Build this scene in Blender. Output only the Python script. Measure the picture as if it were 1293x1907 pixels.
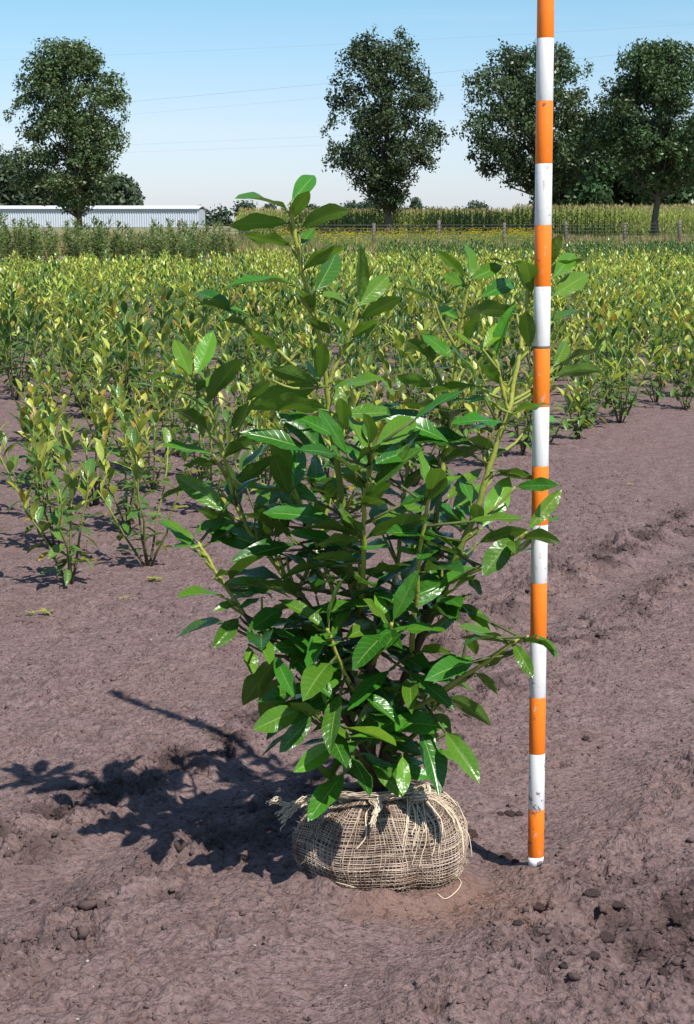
import bpy, math, random
import numpy as np
from mathutils import Vector, Matrix

R = random.Random(7)
NR = np.random.RandomState(11)
scene = bpy.context.scene
for o in list(bpy.data.objects):
    bpy.data.objects.remove(o, do_unlink=True)
COL = scene.collection

# ------------------------------------------------------------------ camera, sky, sun, exposure
F = 3400.0                 # focal length in photograph pixels (photo is 1293 x 1907)
CX, CY = 646.5, 953.5
HORIZON = 410.0
H = 1.107                  # camera height
PITCH = math.atan((CY - HORIZON) / F)
cam_d = bpy.data.cameras.new('camera')
cam_d.sensor_fit = 'VERTICAL'
cam_d.sensor_height = 24.0
cam_d.sensor_width = 24.0
cam_d.lens = 24.0 * F / 1907.0
cam_d.clip_start = 0.05
cam_d.clip_end = 9000
cam = bpy.data.objects.new('camera', cam_d)
COL.objects.link(cam)
cam.location = (0, 0, H)
cam.rotation_euler = (math.pi / 2 - PITCH, 0, 0)
scene.camera = cam

SUN_EL = math.radians(54)
SUN_PHI = math.radians(37)      # sun stands behind the camera, this far to the right
sun_pos = Vector((math.sin(SUN_PHI) * math.cos(SUN_EL), -math.cos(SUN_PHI) * math.cos(SUN_EL), math.sin(SUN_EL)))
world = bpy.data.worlds.new('World')
scene.world = world
world.use_nodes = True
wn = world.node_tree.nodes
wl = world.node_tree.links
bg = wn['Background']
sky = wn.new('ShaderNodeTexSky')
sky.sky_type = 'NISHITA'
sky.sun_disc = False
sky.sun_elevation = SUN_EL
sky.sun_rotation = math.atan2(sun_pos.x, sun_pos.y)
sky.altitude = 0
sky.air_density = 1.0
sky.dust_density = 0.35
sky.ozone_density = 2.5
# thin summer haze: paler and cooler towards the horizon, the same all round
tcw = wn.new('ShaderNodeTexCoord')
sepw = wn.new('ShaderNodeSeparateXYZ'); wl.new(tcw.outputs['Generated'], sepw.inputs[0])
rw_ = wn.new('ShaderNodeValToRGB'); wl.new(sepw.outputs[2], rw_.inputs[0])
e_ = rw_.color_ramp.elements
e_[0].position = 0.0; e_[0].color = (0.80, 0.87, 1.20, 1)
e_[1].position = 1.0; e_[1].color = (0.60, 0.86, 1.0, 1)
x_ = e_.new(0.06); x_.color = (0.80, 0.86, 1.06, 1)
x_ = e_.new(0.13); x_.color = (0.64, 0.88, 0.93, 1)
mxw = wn.new('ShaderNodeMix'); mxw.data_type = 'RGBA'; mxw.blend_type = 'MULTIPLY'; mxw.inputs[0].default_value = 1
wl.new(sky.outputs[0], mxw.inputs[6]); wl.new(rw_.outputs[0], mxw.inputs[7]); 
mpw = wn.new('ShaderNodeMapping'); mpw.inputs['Scale'].default_value = (1.2, 1.2, 16.0); mpw.inputs['Rotation'].default_value = (0, 0.06, 0)
wl.new(tcw.outputs['Generated'], mpw.inputs[0])
nzw = wn.new('ShaderNodeTexNoise'); nzw.inputs['Scale'].default_value = 2.2; nzw.inputs['Detail'].default_value = 4; wl.new(mpw.outputs[0], nzw.inputs['Vector'])
rcw = wn.new('ShaderNodeMapRange'); rcw.inputs[1].default_value = 0.48; rcw.inputs[2].default_value = 0.78; rcw.inputs[3].default_value = 0.0; rcw.inputs[4].default_value = 0.40
wl.new(nzw.outputs[0], rcw.inputs[0])
cmw = wn.new('ShaderNodeMix'); cmw.data_type = 'RGBA'      # thin cirrus veil
wl.new(rcw.outputs[0], cmw.inputs[0]); wl.new(mxw.outputs[2], cmw.inputs[6]); cmw.inputs[7].default_value = (6.2, 6.5, 7.0, 1)
wl.new(cmw.outputs[2], bg.inputs[0])
bg.inputs[1].default_value = 0.105

sd = bpy.data.lights.new('sun', 'SUN')
sd.energy = 5.0
sd.angle = math.radians(0.55)
sd.color = (1.0, 0.955, 0.88)
sun = bpy.data.objects.new('sun', sd)
COL.objects.link(sun)
sun.rotation_euler = (-sun_pos).to_track_quat('-Z', 'Y').to_euler()
sun.location = (6, -6, 12)

scene.view_settings.view_transform = 'Standard'
scene.view_settings.look = 'None'
scene.view_settings.gamma = 1.0
scene.view_settings.exposure = 0.42
scene.view_settings.use_curve_mapping = False
scene.render.engine = 'CYCLES'

# ------------------------------------------------------------------ pixel helpers (a pixel gives a direction only)
SP, CP = math.sin(PITCH), math.cos(PITCH)
def ray(px, py):
    a = (px - CX) / F
    b = (py - CY) / F
    return Vector((a, CP - b * SP, -SP - b * CP))
def G(px, py):                      # the point on the ground seen at that pixel
    r = ray(px, py)
    t = H / -r.z
    return Vector((r.x * t, r.y * t, 0))
def P(px, py, D):                   # the point seen at that pixel at distance D
    r = ray(px, py)
    t = D / r.y
    return Vector((r.x * t, D, H + r.z * t))

# ------------------------------------------------------------------ noise
_perm = np.random.RandomState(5).permutation(512)
_perm = np.concatenate([_perm, _perm, _perm])
_ga = np.random.RandomState(6).rand(512) * 2 * np.pi
_gx, _gy = np.cos(_ga), np.sin(_ga)
def perlin(x, y):
    xi = np.floor(x).astype(np.int64); yi = np.floor(y).astype(np.int64)
    xf = x - xi; yf = y - yi
    xi &= 511; yi &= 511
    x1 = (xi + 1) & 511; y1 = (yi + 1) & 511
    u = xf * xf * xf * (xf * (xf * 6 - 15) + 10); v = yf * yf * yf * (yf * (yf * 6 - 15) + 10)
    def g(a, b, dx, dy):
        h = _perm[_perm[a] + b] & 511
        return _gx[h] * dx + _gy[h] * dy
    n00 = g(xi, yi, xf, yf); n10 = g(x1, yi, xf - 1, yf)
    n01 = g(xi, y1, xf, yf - 1); n11 = g(x1, y1, xf - 1, yf - 1)
    return (n00 * (1 - u) + n10 * u) * (1 - v) + (n01 * (1 - u) + n11 * u) * v

def crumbs(x, y, cell, fill, seed):
    """rounded lumps on a jittered grid"""
    gx = x / cell; gy = y / cell
    ix = np.floor(gx).astype(np.int64); iy = np.floor(gy).astype(np.int64)
    out = np.zeros_like(gx)
    for dx in (-1, 0, 1):
        for dy in (-1, 0, 1):
            a = (ix + dx + seed * 17) & 511; b = (iy + dy + seed * 31) & 511
            h1 = _perm[_perm[a] + b]; h2 = _perm[h1 + a]; h3 = _perm[h2 + b]
            px_ = ix + dx + h1 / 512.0; py_ = iy + dy + h2 / 512.0
            rad = 0.28 + 0.5 * ((h3 * 7) % 512) / 512.0
            d = np.hypot(gx - px_, gy - py_) / rad
            out = np.maximum(out, np.where(h3 / 512.0 < fill, rad * np.sqrt(np.clip(1 - d * d, 0, 1)), 0))
    return out * cell

ROW = Vector((0.465, 0.885, 0)).normalized()      # direction of the planted rows and wheel tracks
ACR = Vector((ROW.y, -ROW.x, 0))                  # across the rows, to the right
T1 = G(960, 1120)                                 # a rough wheel track
T2 = G(1060, 1640)                                # a second one passing the pole
PIT = G(1190, 1705)
BALL_C = Vector((0.060, 3.03, 0.0))
POLE_B = G(998, 1607)

def height(x, y):
    x = np.asarray(x, float); y = np.asarray(y, float)
    s = (x - BALL_C.x) * ACR.x + (y - BALL_C.y) * ACR.y
    t = (x - BALL_C.x) * ROW.x + (y - BALL_C.y) * ROW.y
    s1 = (T1.x - BALL_C.x) * ACR.x + (T1.y - BALL_C.y) * ACR.y
    s2 = (T2.x - BALL_C.x) * ACR.x + (T2.y - BALL_C.y) * ACR.y
    far = np.clip((20 - y) / 10, 0, 1)
    h = 0.014 * perlin(x * 1.7, y * 1.7) + 0.008 * perlin(x * 4.1 + 9, y * 4.1)
    # wheel tracks: flattened band with crumbly, pushed-up edges
    e1 = np.exp(-((s - s1) / 0.10) ** 2); e1b = np.exp(-((s - s1 - 0.34) / 0.09) ** 2)
    e2 = np.exp(-((s - s2 - 0.02) / 0.06) ** 2); e2b = np.exp(-((s - s2 - 0.30) / 0.10) ** 2)
    rough = 0.75 + 1.5 * e1 + 1.1 * e1b + 1.0 * e2 + 1.6 * e2b
    rough = rough * (0.65 + 0.8 * np.clip(perlin(x * 2.3 + 4, y * 2.3 + 7) + 0.35, 0, 1))
    smooth = np.exp(-((s - s2 + 0.16) / 0.12) ** 2) + np.exp(-((s - s1 - 0.17) / 0.08) ** 2)
    rough = rough * (1 - 0.55 * np.clip(smooth, 0, 1))
    c = perlin(x * 17, y * 17) * 0.0045 + perlin(x * 37 + 3, y * 37) * 0.0055
    c2 = perlin(x * 80, y * 80 + 5) * 0.0052
    big = perlin(x * 9 + 20, y * 9)
    h = h + far * (rough * (c + c2) + 0.020 * (e1 + 0.7 * e1b + 0.5 * e2 + e2b) * np.abs(big) * 2)
    h = h - 0.020 * smooth * far
    wx = x + 0.006 * perlin(x * 60, y * 60); wy = y + 0.006 * perlin(x * 60 + 9, y * 60 + 3)
    near = y < 14
    if np.any(near):
        add = np.zeros_like(h)
        xa, ya, ra = wx[near], wy[near], rough[near]
        pat = np.clip(perlin(xa * 5 + 3, ya * 5) * 1.6 + 0.62, 0.12, 1.2)
        k1 = np.clip(ra - 1.0, 0, 2)
        add[near] = pat * (0.55 * crumbs(xa, ya, 0.020, 0.50, 1) * np.minimum(ra, 1.6) + 0.26 * crumbs(xa, ya, 0.036, 0.26, 2) * ra) + 0.50 * k1 * crumbs(xa, ya, 0.062, 0.40, 3)
        h = h + add
    # small holes
    hole = perlin(x * 26 + 50, y * 26 + 11)
    h = h - far * rough * 0.045 * np.clip(hole - 0.30, 0, 1) * 2
    # boot print / dug hollow, lower right
    dx, dy = x - PIT.x, y - PIT.y
    q = (dx * 0.97 + dy * 0.2) / 0.17; w = (-dx * 0.2 + dy * 0.97) / 0.062
    q = q + 0.25 * perlin(x * 13, y * 13 + 3); w = w + 0.35 * perlin(x * 15 + 8, y * 15)
    pit = 1 / (1 + np.exp((q * q + w * w - 1) * 7))
    h = h - 0.030 * pit
    dx, dy = x - PIT.x - 0.10, y - PIT.y + 0.20
    q = dx / 0.2 + 0.35 * perlin(x * 11 + 2, y * 11); w = dy / 0.075 + 0.4 * perlin(x * 14, y * 14 + 31)
    pit2 = 1 / (1 + np.exp((q * q + w * w - 1) * 6))
    h = h - 0.020 * pit2 + 0.016 * np.exp(-((q * q + w * w - 1.4) / 0.5) ** 2) * np.clip(big + .3, 0, 1)
    # trampled hollow round the pole's foot, and soil pushed up round the ball
    r = np.hypot(x - BALL_C.x, y - BALL_C.y)
    h = h * (1 - 0.75 * np.exp(-(r / 0.14) ** 4)) + (0.013 + 0.022 * np.clip(perlin(x * 14, y * 14), 0, 1)) * np.exp(-((r - 0.146) / 0.022) ** 2)
    rp = np.hypot(x - POLE_B.x, y - POLE_B.y)
    h = h * (1 - 0.9 * np.exp(-(rp / 0.05) ** 2))
    return h
def hz(x, y):
    return float(height(np.array([x]), np.array([y]))[0])
def moist_shade(x, y):
    dx, dy = x - PIT.x - 0.10, y - PIT.y + 0.06
    n = 0.5 * perlin(x * 7, y * 7 + 4) + 0.35 * perlin(x * 19, y * 19)
    a = np.clip(1.35 - np.hypot(dx / 0.30, dy / 0.26) + n, 0, 1) * np.clip(0.35 + 1.6 * np.abs(perlin(x * 8 + 6, y * 12)) + n, 0, 1)
    s = (x - T1.x) * ACR.x + (y - T1.y) * ACR.y
    b = (np.exp(-(s / 0.10) ** 2) + 0.8 * np.exp(-((s - .34) / 0.09) ** 2)) * np.clip(perlin(x * 10, y * 10 + 2) * 2.4 + .30 + n * .9, 0, 1)  # dark track clods, deepened in colour where relief shading is weak
    c = np.clip(perlin(x * 12 + 40, y * 12) - 0.38, 0, 1) * 1.6
    return np.clip(np.maximum(np.maximum(a, b), c), 0, 1)

# ------------------------------------------------------------------ mesh helpers
def link(o, parent=None):
    COL.objects.link(o)
    if parent is not None:
        o.parent = parent
    return o
def tag(o, label=None, cat=None, group=None, kind=None):
    if label: o['label'] = label
    if cat: o['category'] = cat
    if group: o['group'] = group
    if kind: o['kind'] = kind
    return o
def empty(name, loc, label=None, cat=None, group=None):
    o = bpy.data.objects.new(name, None)
    o.empty_display_size = 0.05
    o.location = loc
    COL.objects.link(o)
    return tag(o, label, cat, group)

class MB:
    def __init__(s):
        s.v = []; s.q = []; s.t = []; s.c = []; s.uv = []; s.n = 0
    def add(s, v, quads=None, tris=None, col=None, uv=None):
        v = np.asarray(v, float).reshape(-1, 3)
        if quads is not None and len(quads): s.q.append(np.asarray(quads, int) + s.n)
        if tris is not None and len(tris): s.t.append(np.asarray(tris, int) + s.n)
        s.v.append(v)
        if col is None: col = (1, 1, 1)
        col = np.asarray(col, float)
        if col.ndim == 1: col = np.tile(col[:3], (len(v), 1))
        s.c.append(col)
        s.uv.append(np.zeros((len(v), 2)) if uv is None else np.asarray(uv, float))
        s.n += len(v)
        return s
    def mesh(s, name, mat, smooth=True):
        me = bpy.data.meshes.new(name)
        v = np.concatenate(s.v)
        q = np.concatenate(s.q) if s.q else np.zeros((0, 4), int)
        t = np.concatenate(s.t) if s.t else np.zeros((0, 3), int)
        nl = q.size + t.size
        me.vertices.add(len(v)); me.loops.add(nl); me.polygons.add(len(q) + len(t))
        me.vertices.foreach_set('co', v.ravel())
        li = np.concatenate([q.ravel(), t.ravel()])
        me.loops.foreach_set('vertex_index', li)
        me.polygons.foreach_set('loop_start', np.concatenate([np.arange(len(q)) * 4, q.size + np.arange(len(t)) * 3]))
        me.polygons.foreach_set('use_smooth', np.full(len(q) + len(t), smooth))
        me.update(calc_edges=True)
        c = np.concatenate(s.c)
        at = me.attributes.new('tint', 'FLOAT_COLOR', 'POINT')
        at.data.foreach_set('color', np.concatenate([c, np.ones((len(c), 1))], 1).ravel())
        uv = np.concatenate(s.uv)
        ul = me.uv_layers.new(name='UVMap')
        ul.data.foreach_set('uv', uv[li].ravel())
        if mat: me.materials.append(mat)
        return me
    def build(s, name, mat, parent=None, smooth=True):
        return link(bpy.data.objects.new(name, s.mesh(name, mat, smooth)), parent)

def tube(mb, pts, radii, n=6, col=None, cap=True):
    pts = [Vector(p) for p in pts]
    if len(pts) < 2: return
    vs = []; prev = None
    k = len(pts)
    for i, p in enumerate(pts):
        d = (pts[min(i + 1, k - 1)] - pts[max(i - 1, 0)])
        if d.length < 1e-9: d = Vector((0, 0, 1))
        d.normalize()
        if prev is None:
            a = d.cross(Vector((0.31, 0.9, 0.17)))
            if a.length < .05: a = d.cross(Vector((1, 0, 0)))
        else:
            a = prev - d * prev.dot(d)
        a.normalize(); prev = a
        b = d.cross(a)
        r = radii[i] if hasattr(radii, '__len__') else radii
        for j in range(n):
            an = 2 * math.pi * j / n
            vs.append(p + (a * math.cos(an) + b * math.sin(an)) * r)
    q = []
    for i in range(k - 1):
        for j in range(n):
            q.append((i * n + j, i * n + (j + 1) % n, (i + 1) * n + (j + 1) % n, (i + 1) * n + j))
    t = []
    if cap:
        for j in range(1, n - 1):
            t.append((0, j + 1, j))
            t.append(((k - 1) * n, (k - 1) * n + j, (k - 1) * n + j + 1))
    c = col
    if c is not None and np.asarray(c).ndim == 2 and len(c) == k:
        c = np.repeat(np.asarray(c, float), n, axis=0)
    mb.add([tuple(v) for v in vs], q, t, c)

def box(mb, x0, x1, y0, y1, z0, z1, col=None):
    v = [(x0, y0, z0), (x1, y0, z0), (x1, y1, z0), (x0, y1, z0), (x0, y0, z1), (x1, y0, z1), (x1, y1, z1), (x0, y1, z1)]
    q = [(0, 3, 2, 1), (4, 5, 6, 7), (0, 1, 5, 4), (1, 2, 6, 5), (2, 3, 7, 6), (3, 0, 4, 7)]
    mb.add(v, q, None, col)

def smooth_path(pts, sub=5):
    pts = [Vector(p) for p in pts]
    out = []
    for i in range(len(pts) - 1):
        p0 = pts[max(i - 1, 0)]; p1 = pts[i]; p2 = pts[i + 1]; p3 = pts[min(i + 2, len(pts) - 1)]
        for k in range(sub):
            t = k / sub
            out.append(0.5 * ((2 * p1) + (p2 - p0) * t + (2 * p0 - 5 * p1 + 4 * p2 - p3) * t * t + (3 * p1 - p0 - 3 * p2 + p3) * t ** 3))
    out.append(pts[-1])
    return out

# ------------------------------------------------------------------ materials
def newmat(name):
    m = bpy.data.materials.new(name)
    m.use_nodes = True
    nt = m.node_tree
    return m, nt, nt.nodes['Principled BSDF'], nt.nodes['Material Output']
def N(nt, typ, **kw):
    n = nt.nodes.new(typ)
    for k, v in kw.items():
        if k.startswith('i_'): n.inputs[k[2:]].default_value = v
        else: setattr(n, k, v)
    return n
def mixc(nt, fac, a, b, mode='MIX'):
    m = nt.nodes.new('ShaderNodeMix')
    m.data_type = 'RGBA'; m.blend_type = mode
    for sock, val in ((m.inputs['Factor'], fac), (m.inputs['A'], a), (m.inputs['B'], b)):
        if sock.type == 'RGBA' or sock.type == 'VALUE':
            pass
    def put(idx, val):
        s = m.inputs[idx]
        if isinstance(val, bpy.types.NodeSocket): nt.links.new(val, s)
        elif isinstance(val, (tuple, list)): s.default_value = (val[0], val[1], val[2], 1)
        else: s.default_value = val
    put(0, fac); put(6, a); put(7, b)
    return m.outputs[2]
def mth(nt, op, a, b=None, clamp=False):
    m = nt.nodes.new('ShaderNodeMath'); m.operation = op; m.use_clamp = clamp
    for i, v in enumerate((a, b)):
        if v is None: continue
        if isinstance(v, bpy.types.NodeSocket): nt.links.new(v, m.inputs[i])
        else: m.inputs[i].default_value = v
    return m.outputs[0]
def ramp(nt, fac, stops):
    r = nt.nodes.new('ShaderNodeValToRGB')
    el = r.color_ramp.elements
    while len(el) < len(stops): el.new(0.5)
    for e, (p, c) in zip(el, stops):
        e.position = p
        e.color = (c[0], c[1], c[2], 1) if isinstance(c, (tuple, list)) else (c, c, c, 1)
    nt.links.new(fac, r.inputs[0])
    return r.outputs[0]
def coords(nt, kind='Object'):
    return nt.nodes.new('ShaderNodeTexCoord').outputs[kind]
def noise(nt, vec, scale, detail=4, rough=0.55):
    n = N(nt, 'ShaderNodeTexNoise')
    n.inputs['Scale'].default_value = scale; n.inputs['Detail'].default_value = detail; n.inputs['Roughness'].default_value = rough
    nt.links.new(vec, n.inputs['Vector'])
    return n.outputs['Fac']
def bump(nt, bs, hgt, strength, dist):
    b = N(nt, 'ShaderNodeBump'); b.inputs['Strength'].default_value = strength; b.inputs['Distance'].default_value = dist
    nt.links.new(hgt, b.inputs['Height']); nt.links.new(b.outputs[0], bs.inputs['Normal'])
    return b

def leaf_mat(name, top, under, rough=0.3, trans=0.22, spec=0.5, vein=(0.25, 0.36, 0.10), var=0.25, young=False, detail=True):
    m, nt, bs, out = newmat(name)
    L = nt.links
    at = N(nt, 'ShaderNodeAttribute', attribute_name='tint').outputs['Color']
    oi = N(nt, 'ShaderNodeObjectInfo').outputs['Random']
    geo = N(nt, 'ShaderNodeNewGeometry')
    ob = coords(nt)
    nz = noise(nt, ob, 3.0, 3)
    val = mth(nt, 'ADD', mth(nt, 'MULTIPLY', oi, var * 2), 1 - var)
    c = mixc(nt, 1.0, top, at, 'MULTIPLY')
    hs = N(nt, 'ShaderNodeHueSaturation')
    L.new(c, hs.inputs['Color']); L.new(val, hs.inputs['Value'])
    L.new(mth(nt, 'ADD', mth(nt, 'MULTIPLY', mth(nt, 'FRACT', mth(nt, 'MULTIPLY', oi, 7.31)), 0.05), 0.475), hs.inputs['Hue'])
    c = hs.outputs[0]
    c = mixc(nt, mth(nt, 'MULTIPLY', nz, 0.30), c, mixc(nt, 1.0, c, (0.55, 0.60, 0.5), 'MULTIPLY'))
    if detail:
        uv = nt.nodes.new('ShaderNodeUVMap').outputs[0]
        sx = nt.nodes.new('ShaderNodeSeparateXYZ'); L.new(uv, sx.inputs[0])
        u = mth(nt, 'ABSOLUTE', mth(nt, 'SUBTRACT', mth(nt, 'MULTIPLY', sx.outputs[0], 2), 1))
        rib = mth(nt, 'SUBTRACT', 1, mth(nt, 'MULTIPLY', u, 16), clamp=True)
        side = mth(nt, 'SINE', mth(nt, 'MULTIPLY', mth(nt, 'SUBTRACT', mth(nt, 'MULTIPLY', sx.outputs[1], 1.0), mth(nt, 'MULTIPLY', u, 0.14)), 62))
        sv = mth(nt, 'POWER', mth(nt, 'MAXIMUM', side, 0.0), 7.0)
        c = mixc(nt, mth(nt, 'MULTIPLY', rib, 0.75), c, vein)
        c = mixc(nt, mth(nt, 'MULTIPLY', sv, 0.13), c, vein)
        und = mixc(nt, mth(nt, 'MULTIPLY', rib, 0.6), mixc(nt, 1.0, under, at, 'MULTIPLY'), vein)
        # blemishes
        sp = noise(nt, ob, 9.0, 2)
        c = mixc(nt, mth(nt, 'MULTIPLY', mth(nt, 'GREATER_THAN', sp, 0.735), 0.55), c, (0.30, 0.24, 0.05))
        hh = mth(nt, 'ADD', mth(nt, 'MULTIPLY', rib, -0.9), mth(nt, 'ADD', mth(nt, 'MULTIPLY', sv, -0.10), mth(nt, 'MULTIPLY', noise(nt, ob, 5, 2), 1.6)))
        bump(nt, bs, hh, 0.22, 0.008)
        L.new(mth(nt, 'ADD', rough - 0.05, mth(nt, 'MULTIPLY', noise(nt, ob, 7, 2), 0.14)), bs.inputs['Roughness'])
    else:
        und = mixc(nt, 1.0, under, at, 'MULTIPLY')
        bs.inputs['Roughness'].default_value = rough
    c = mixc(nt, geo.outputs['Backfacing'], c, und)
    L.new(c, bs.inputs['Base Color'])
    L.new(mth(nt, 'MULTIPLY', mth(nt, 'SUBTRACT', 1, mth(nt, 'MULTIPLY', geo.outputs['Backfacing'], 0.7)), spec), bs.inputs['Specular IOR Level'])
    tr = N(nt, 'ShaderNodeBsdfTranslucent')
    tcol = mixc(nt, 1.0, c, (1.35, 1.55, 0.6), 'MULTIPLY')
    L.new(tcol, tr.inputs[0])
    mx = nt.nodes.new('ShaderNodeMixShader'); mx.inputs[0].default_value = trans
    L.new(bs.outputs[0], mx.inputs[1]); L.new(tr.outputs[0], mx.inputs[2]); L.new(mx.outputs[0], out.inputs[0])
    return m

def plain_mat(name, col, rough=0.8, nscale=20, namt=0.35, bscale=None, bstr=0.4, bdist=0.01, tint=False, spec=0.3, metal=0.0):
    m, nt, bs, out = newmat(name)
    ob = coords(nt)
    c = mixc(nt, noise(nt, ob, nscale, 5), tuple(x * (1 - namt) for x in col), tuple(min(1, x * (1 + namt)) for x in col))
    if tint:
        c = mixc(nt, 1.0, c, N(nt, 'ShaderNodeAttribute', attribute_name='tint').outputs['Color'], 'MULTIPLY')
    nt.links.new(c, bs.inputs['Base Color'])
    bs.inputs['Roughness'].default_value = rough
    bs.inputs['Specular IOR Level'].default_value = spec
    bs.inputs['Metallic'].default_value = metal
    if bscale: bump(nt, bs, noise(nt, ob, bscale, 5), bstr, bdist)
    return m

def soil_mat(name, near=True):
    m, nt, bs, out = newmat(name)
    L = nt.links
    ob = coords(nt)
    big = noise(nt, ob, 1.6, 4)
    mid = noise(nt, ob, 14, 6, 0.65)
    fine = noise(nt, ob, 90, 6, 0.7)
    c = ramp(nt, mid, [(0.28, (0.155, 0.104, 0.098)), (0.52, (0.230, 0.159, 0.151)), (0.75, (0.280, 0.200, 0.191))])
    c = mixc(nt, ramp(nt, fine, [(0.36, 0.0), (0.56, 1.0)]), mixc(nt, 1.0, c, (0.60, 0.57, 0.56), 'MULTIPLY'), c)
    c = mixc(nt, mth(nt, 'MULTIPLY', ramp(nt, big, [(0.45, 0.0), (0.7, 1.0)]), 0.35), c, (0.19, 0.125, 0.105))
    at = N(nt, 'ShaderNodeAttribute', attribute_name='tint')
    sp = nt.nodes.new('ShaderNodeSeparateColor'); L.new(at.outputs['Color'], sp.inputs[0])
    c = mixc(nt, mth(nt, 'MULTIPLY', sp.outputs[0], 0.78), c, (0.040, 0.027, 0.025))        # damp soil; shade added in colour on the track clods
    c = mixc(nt, mth(nt, 'MULTIPLY', sp.outputs[1], 0.55), c, (0.24, 0.135, 0.095))         # soil fallen off the root ball
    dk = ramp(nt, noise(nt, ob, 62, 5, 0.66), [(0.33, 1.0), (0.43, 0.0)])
    c = mixc(nt, mth(nt, 'MULTIPLY', dk, 0.75), c, (0.052, 0.034, 0.033))                   # shade of small pits, painted as dark speckle
    c = mixc(nt, mth(nt, 'MULTIPLY', ramp(nt, noise(nt, ob, 150, 4, 0.7), [(0.56, 0.0), (0.72, 1.0)]), 0.40), c, (0.30, 0.225, 0.215))   # dry crust
    vo = N(nt, 'ShaderNodeTexVoronoi'); vo.inputs['Scale'].default_value = 55; L.new(ob, vo.inputs['Vector'])
    speck = mth(nt, 'LESS_THAN', vo.outputs['Distance'], 0.055)
    c = mixc(nt, mth(nt, 'MULTIPLY', speck, mth(nt, 'GREATER_THAN', noise(nt, ob, 31, 1), 0.62)), c, (0.55, 0.5, 0.45))   # pale grit
    L.new(c, bs.inputs['Base Color'])
    bs.inputs['Roughness'].default_value = 0.95
    bs.inputs['Specular IOR Level'].default_value = 0.12
    vb = N(nt, 'ShaderNodeTexVoronoi'); vb.inputs['Scale'].default_value = 130; L.new(ob, vb.inputs['Vector'])
    vb2 = N(nt, 'ShaderNodeTexVoronoi'); vb2.inputs['Scale'].default_value = 52; L.new(ob, vb2.inputs['Vector'])
    mid = mth(nt, 'SUBTRACT', mid, mth(nt, 'ADD', mth(nt, 'MULTIPLY', vb.outputs['Distance'], 0.35), mth(nt, 'MULTIPLY', vb2.outputs['Distance'], 0.5)))
    hgt = mth(nt, 'ADD', mth(nt, 'MULTIPLY', mid, 0.8), mth(nt, 'ADD', mth(nt, 'MULTIPLY', fine, 0.55), mth(nt, 'MULTIPLY', noise(nt, ob, 260, 3), 0.25)))
    bump(nt, bs, hgt, 0.9, 0.018)
    return m

M = {}
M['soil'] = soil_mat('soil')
M['clod'] = plain_mat('clod_soil', (0.135, 0.091, 0.086), 0.95, 3.0, 0.5, 6, 0.8, 0.10, spec=0.08)
M['crumb'] = plain_mat('crumb_soil', (0.135, 0.092, 0.085), 0.95, 25, 0.4, 90, 0.6, 0.006, tint=True, spec=0.1)
M['ballsoil'] = plain_mat('ball_soil', (0.120, 0.076, 0.064), 0.95, 30, 0.55, 55, 0.9, 0.012, spec=0.1)
M['burlap'] = plain_mat('burlap_fibre', (0.43, 0.350, 0.285), 0.9, 22, 0.55, 300, 0.3, 0.001, tint=True, spec=0.15)
M['twine'] = plain_mat('pale_twine', (0.56, 0.475, 0.37), 0.85, 60, 0.25, tint=True, spec=0.2)
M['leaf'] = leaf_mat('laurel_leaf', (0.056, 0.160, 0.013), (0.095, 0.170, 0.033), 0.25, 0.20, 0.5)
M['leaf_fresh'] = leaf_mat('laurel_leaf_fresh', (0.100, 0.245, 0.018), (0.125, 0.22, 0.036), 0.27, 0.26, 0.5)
M['y_green'] = leaf_mat('young_leaf_green', (0.095, 0.185, 0.034), (0.15, 0.21, 0.065), 0.26, 0.25, 0.5)
M['y_lime'] = leaf_mat('young_leaf_lime', (0.40, 0.42, 0.07), (0.40, 0.42, 0.10), 0.27, 0.30, 0.5)
M['y_bronze'] = leaf_mat('young_leaf_bronze', (0.33, 0.235, 0.03), (0.33, 0.25, 0.05), 0.34, 0.30, 0.5)
M['foliage'] = leaf_mat('laurel_foliage', (1, 1, 1), (1.2, 1.12, 1.2), 0.33, 0.27, 0.4, detail=False, var=0.15)
M['tree_leaf'] = leaf_mat('tree_leaf', (0.064, 0.098, 0.040), (0.075, 0.105, 0.05), 0.40, 0.14, 0.35, detail=False, var=0.05)
M['maize'] = leaf_mat('maize_leaf', (1, 1, 1), (1, 1, 1), 0.45, 0.28, 0.3, detail=False, var=0.0)
M['grass'] = leaf_mat('dry_grass', (1, 1, 1), (1, 1, 1), 0.6, 0.25, 0.2, detail=False, var=0.0)
M['stem'] = plain_mat('stem_bark', (0.9, 0.9, 0.9), 0.6, 60, 0.25, 140, 0.5, 0.003, tint=True, spec=0.3)
M['bark'] = plain_mat('tree_bark', (0.11, 0.095, 0.075), 0.9, 6, 0.4, 12, 0.6, 0.05)
M['wood'] = plain_mat('weathered_post', (0.13, 0.115, 0.10), 0.9, 8, 0.4, 30, 0.5, 0.01)
M['wire'] = plain_mat('fence_wire', (0.12, 0.12, 0.12), 0.5, 8, 0.2, metal=0.6)
M['cable'] = plain_mat('power_cable', (0.20, 0.22, 0.25), 0.6, 1, 0.1)
M['shed'] = plain_mat('shed_cladding', (0.47, 0.51, 0.57), 0.45, 0.35, 0.10, spec=0.4)
M['shedroof'] = plain_mat('shed_roofing', (0.62, 0.63, 0.65), 0.5, 0.5, 0.06)
M['verge'] = plain_mat('verge_ground', (0.18, 0.16, 0.075), 0.95, 0.6, 0.35)
M['farland'] = plain_mat('far_land', (0.20, 0.175, 0.085), 0.95, 0.02, 0.35)
M['hedge_leaf'] = leaf_mat('far_leaf', (0.055, 0.080, 0.045), (0.06, 0.085, 0.05), 0.5, 0.1, 0.25, detail=False, var=0.05)

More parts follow.
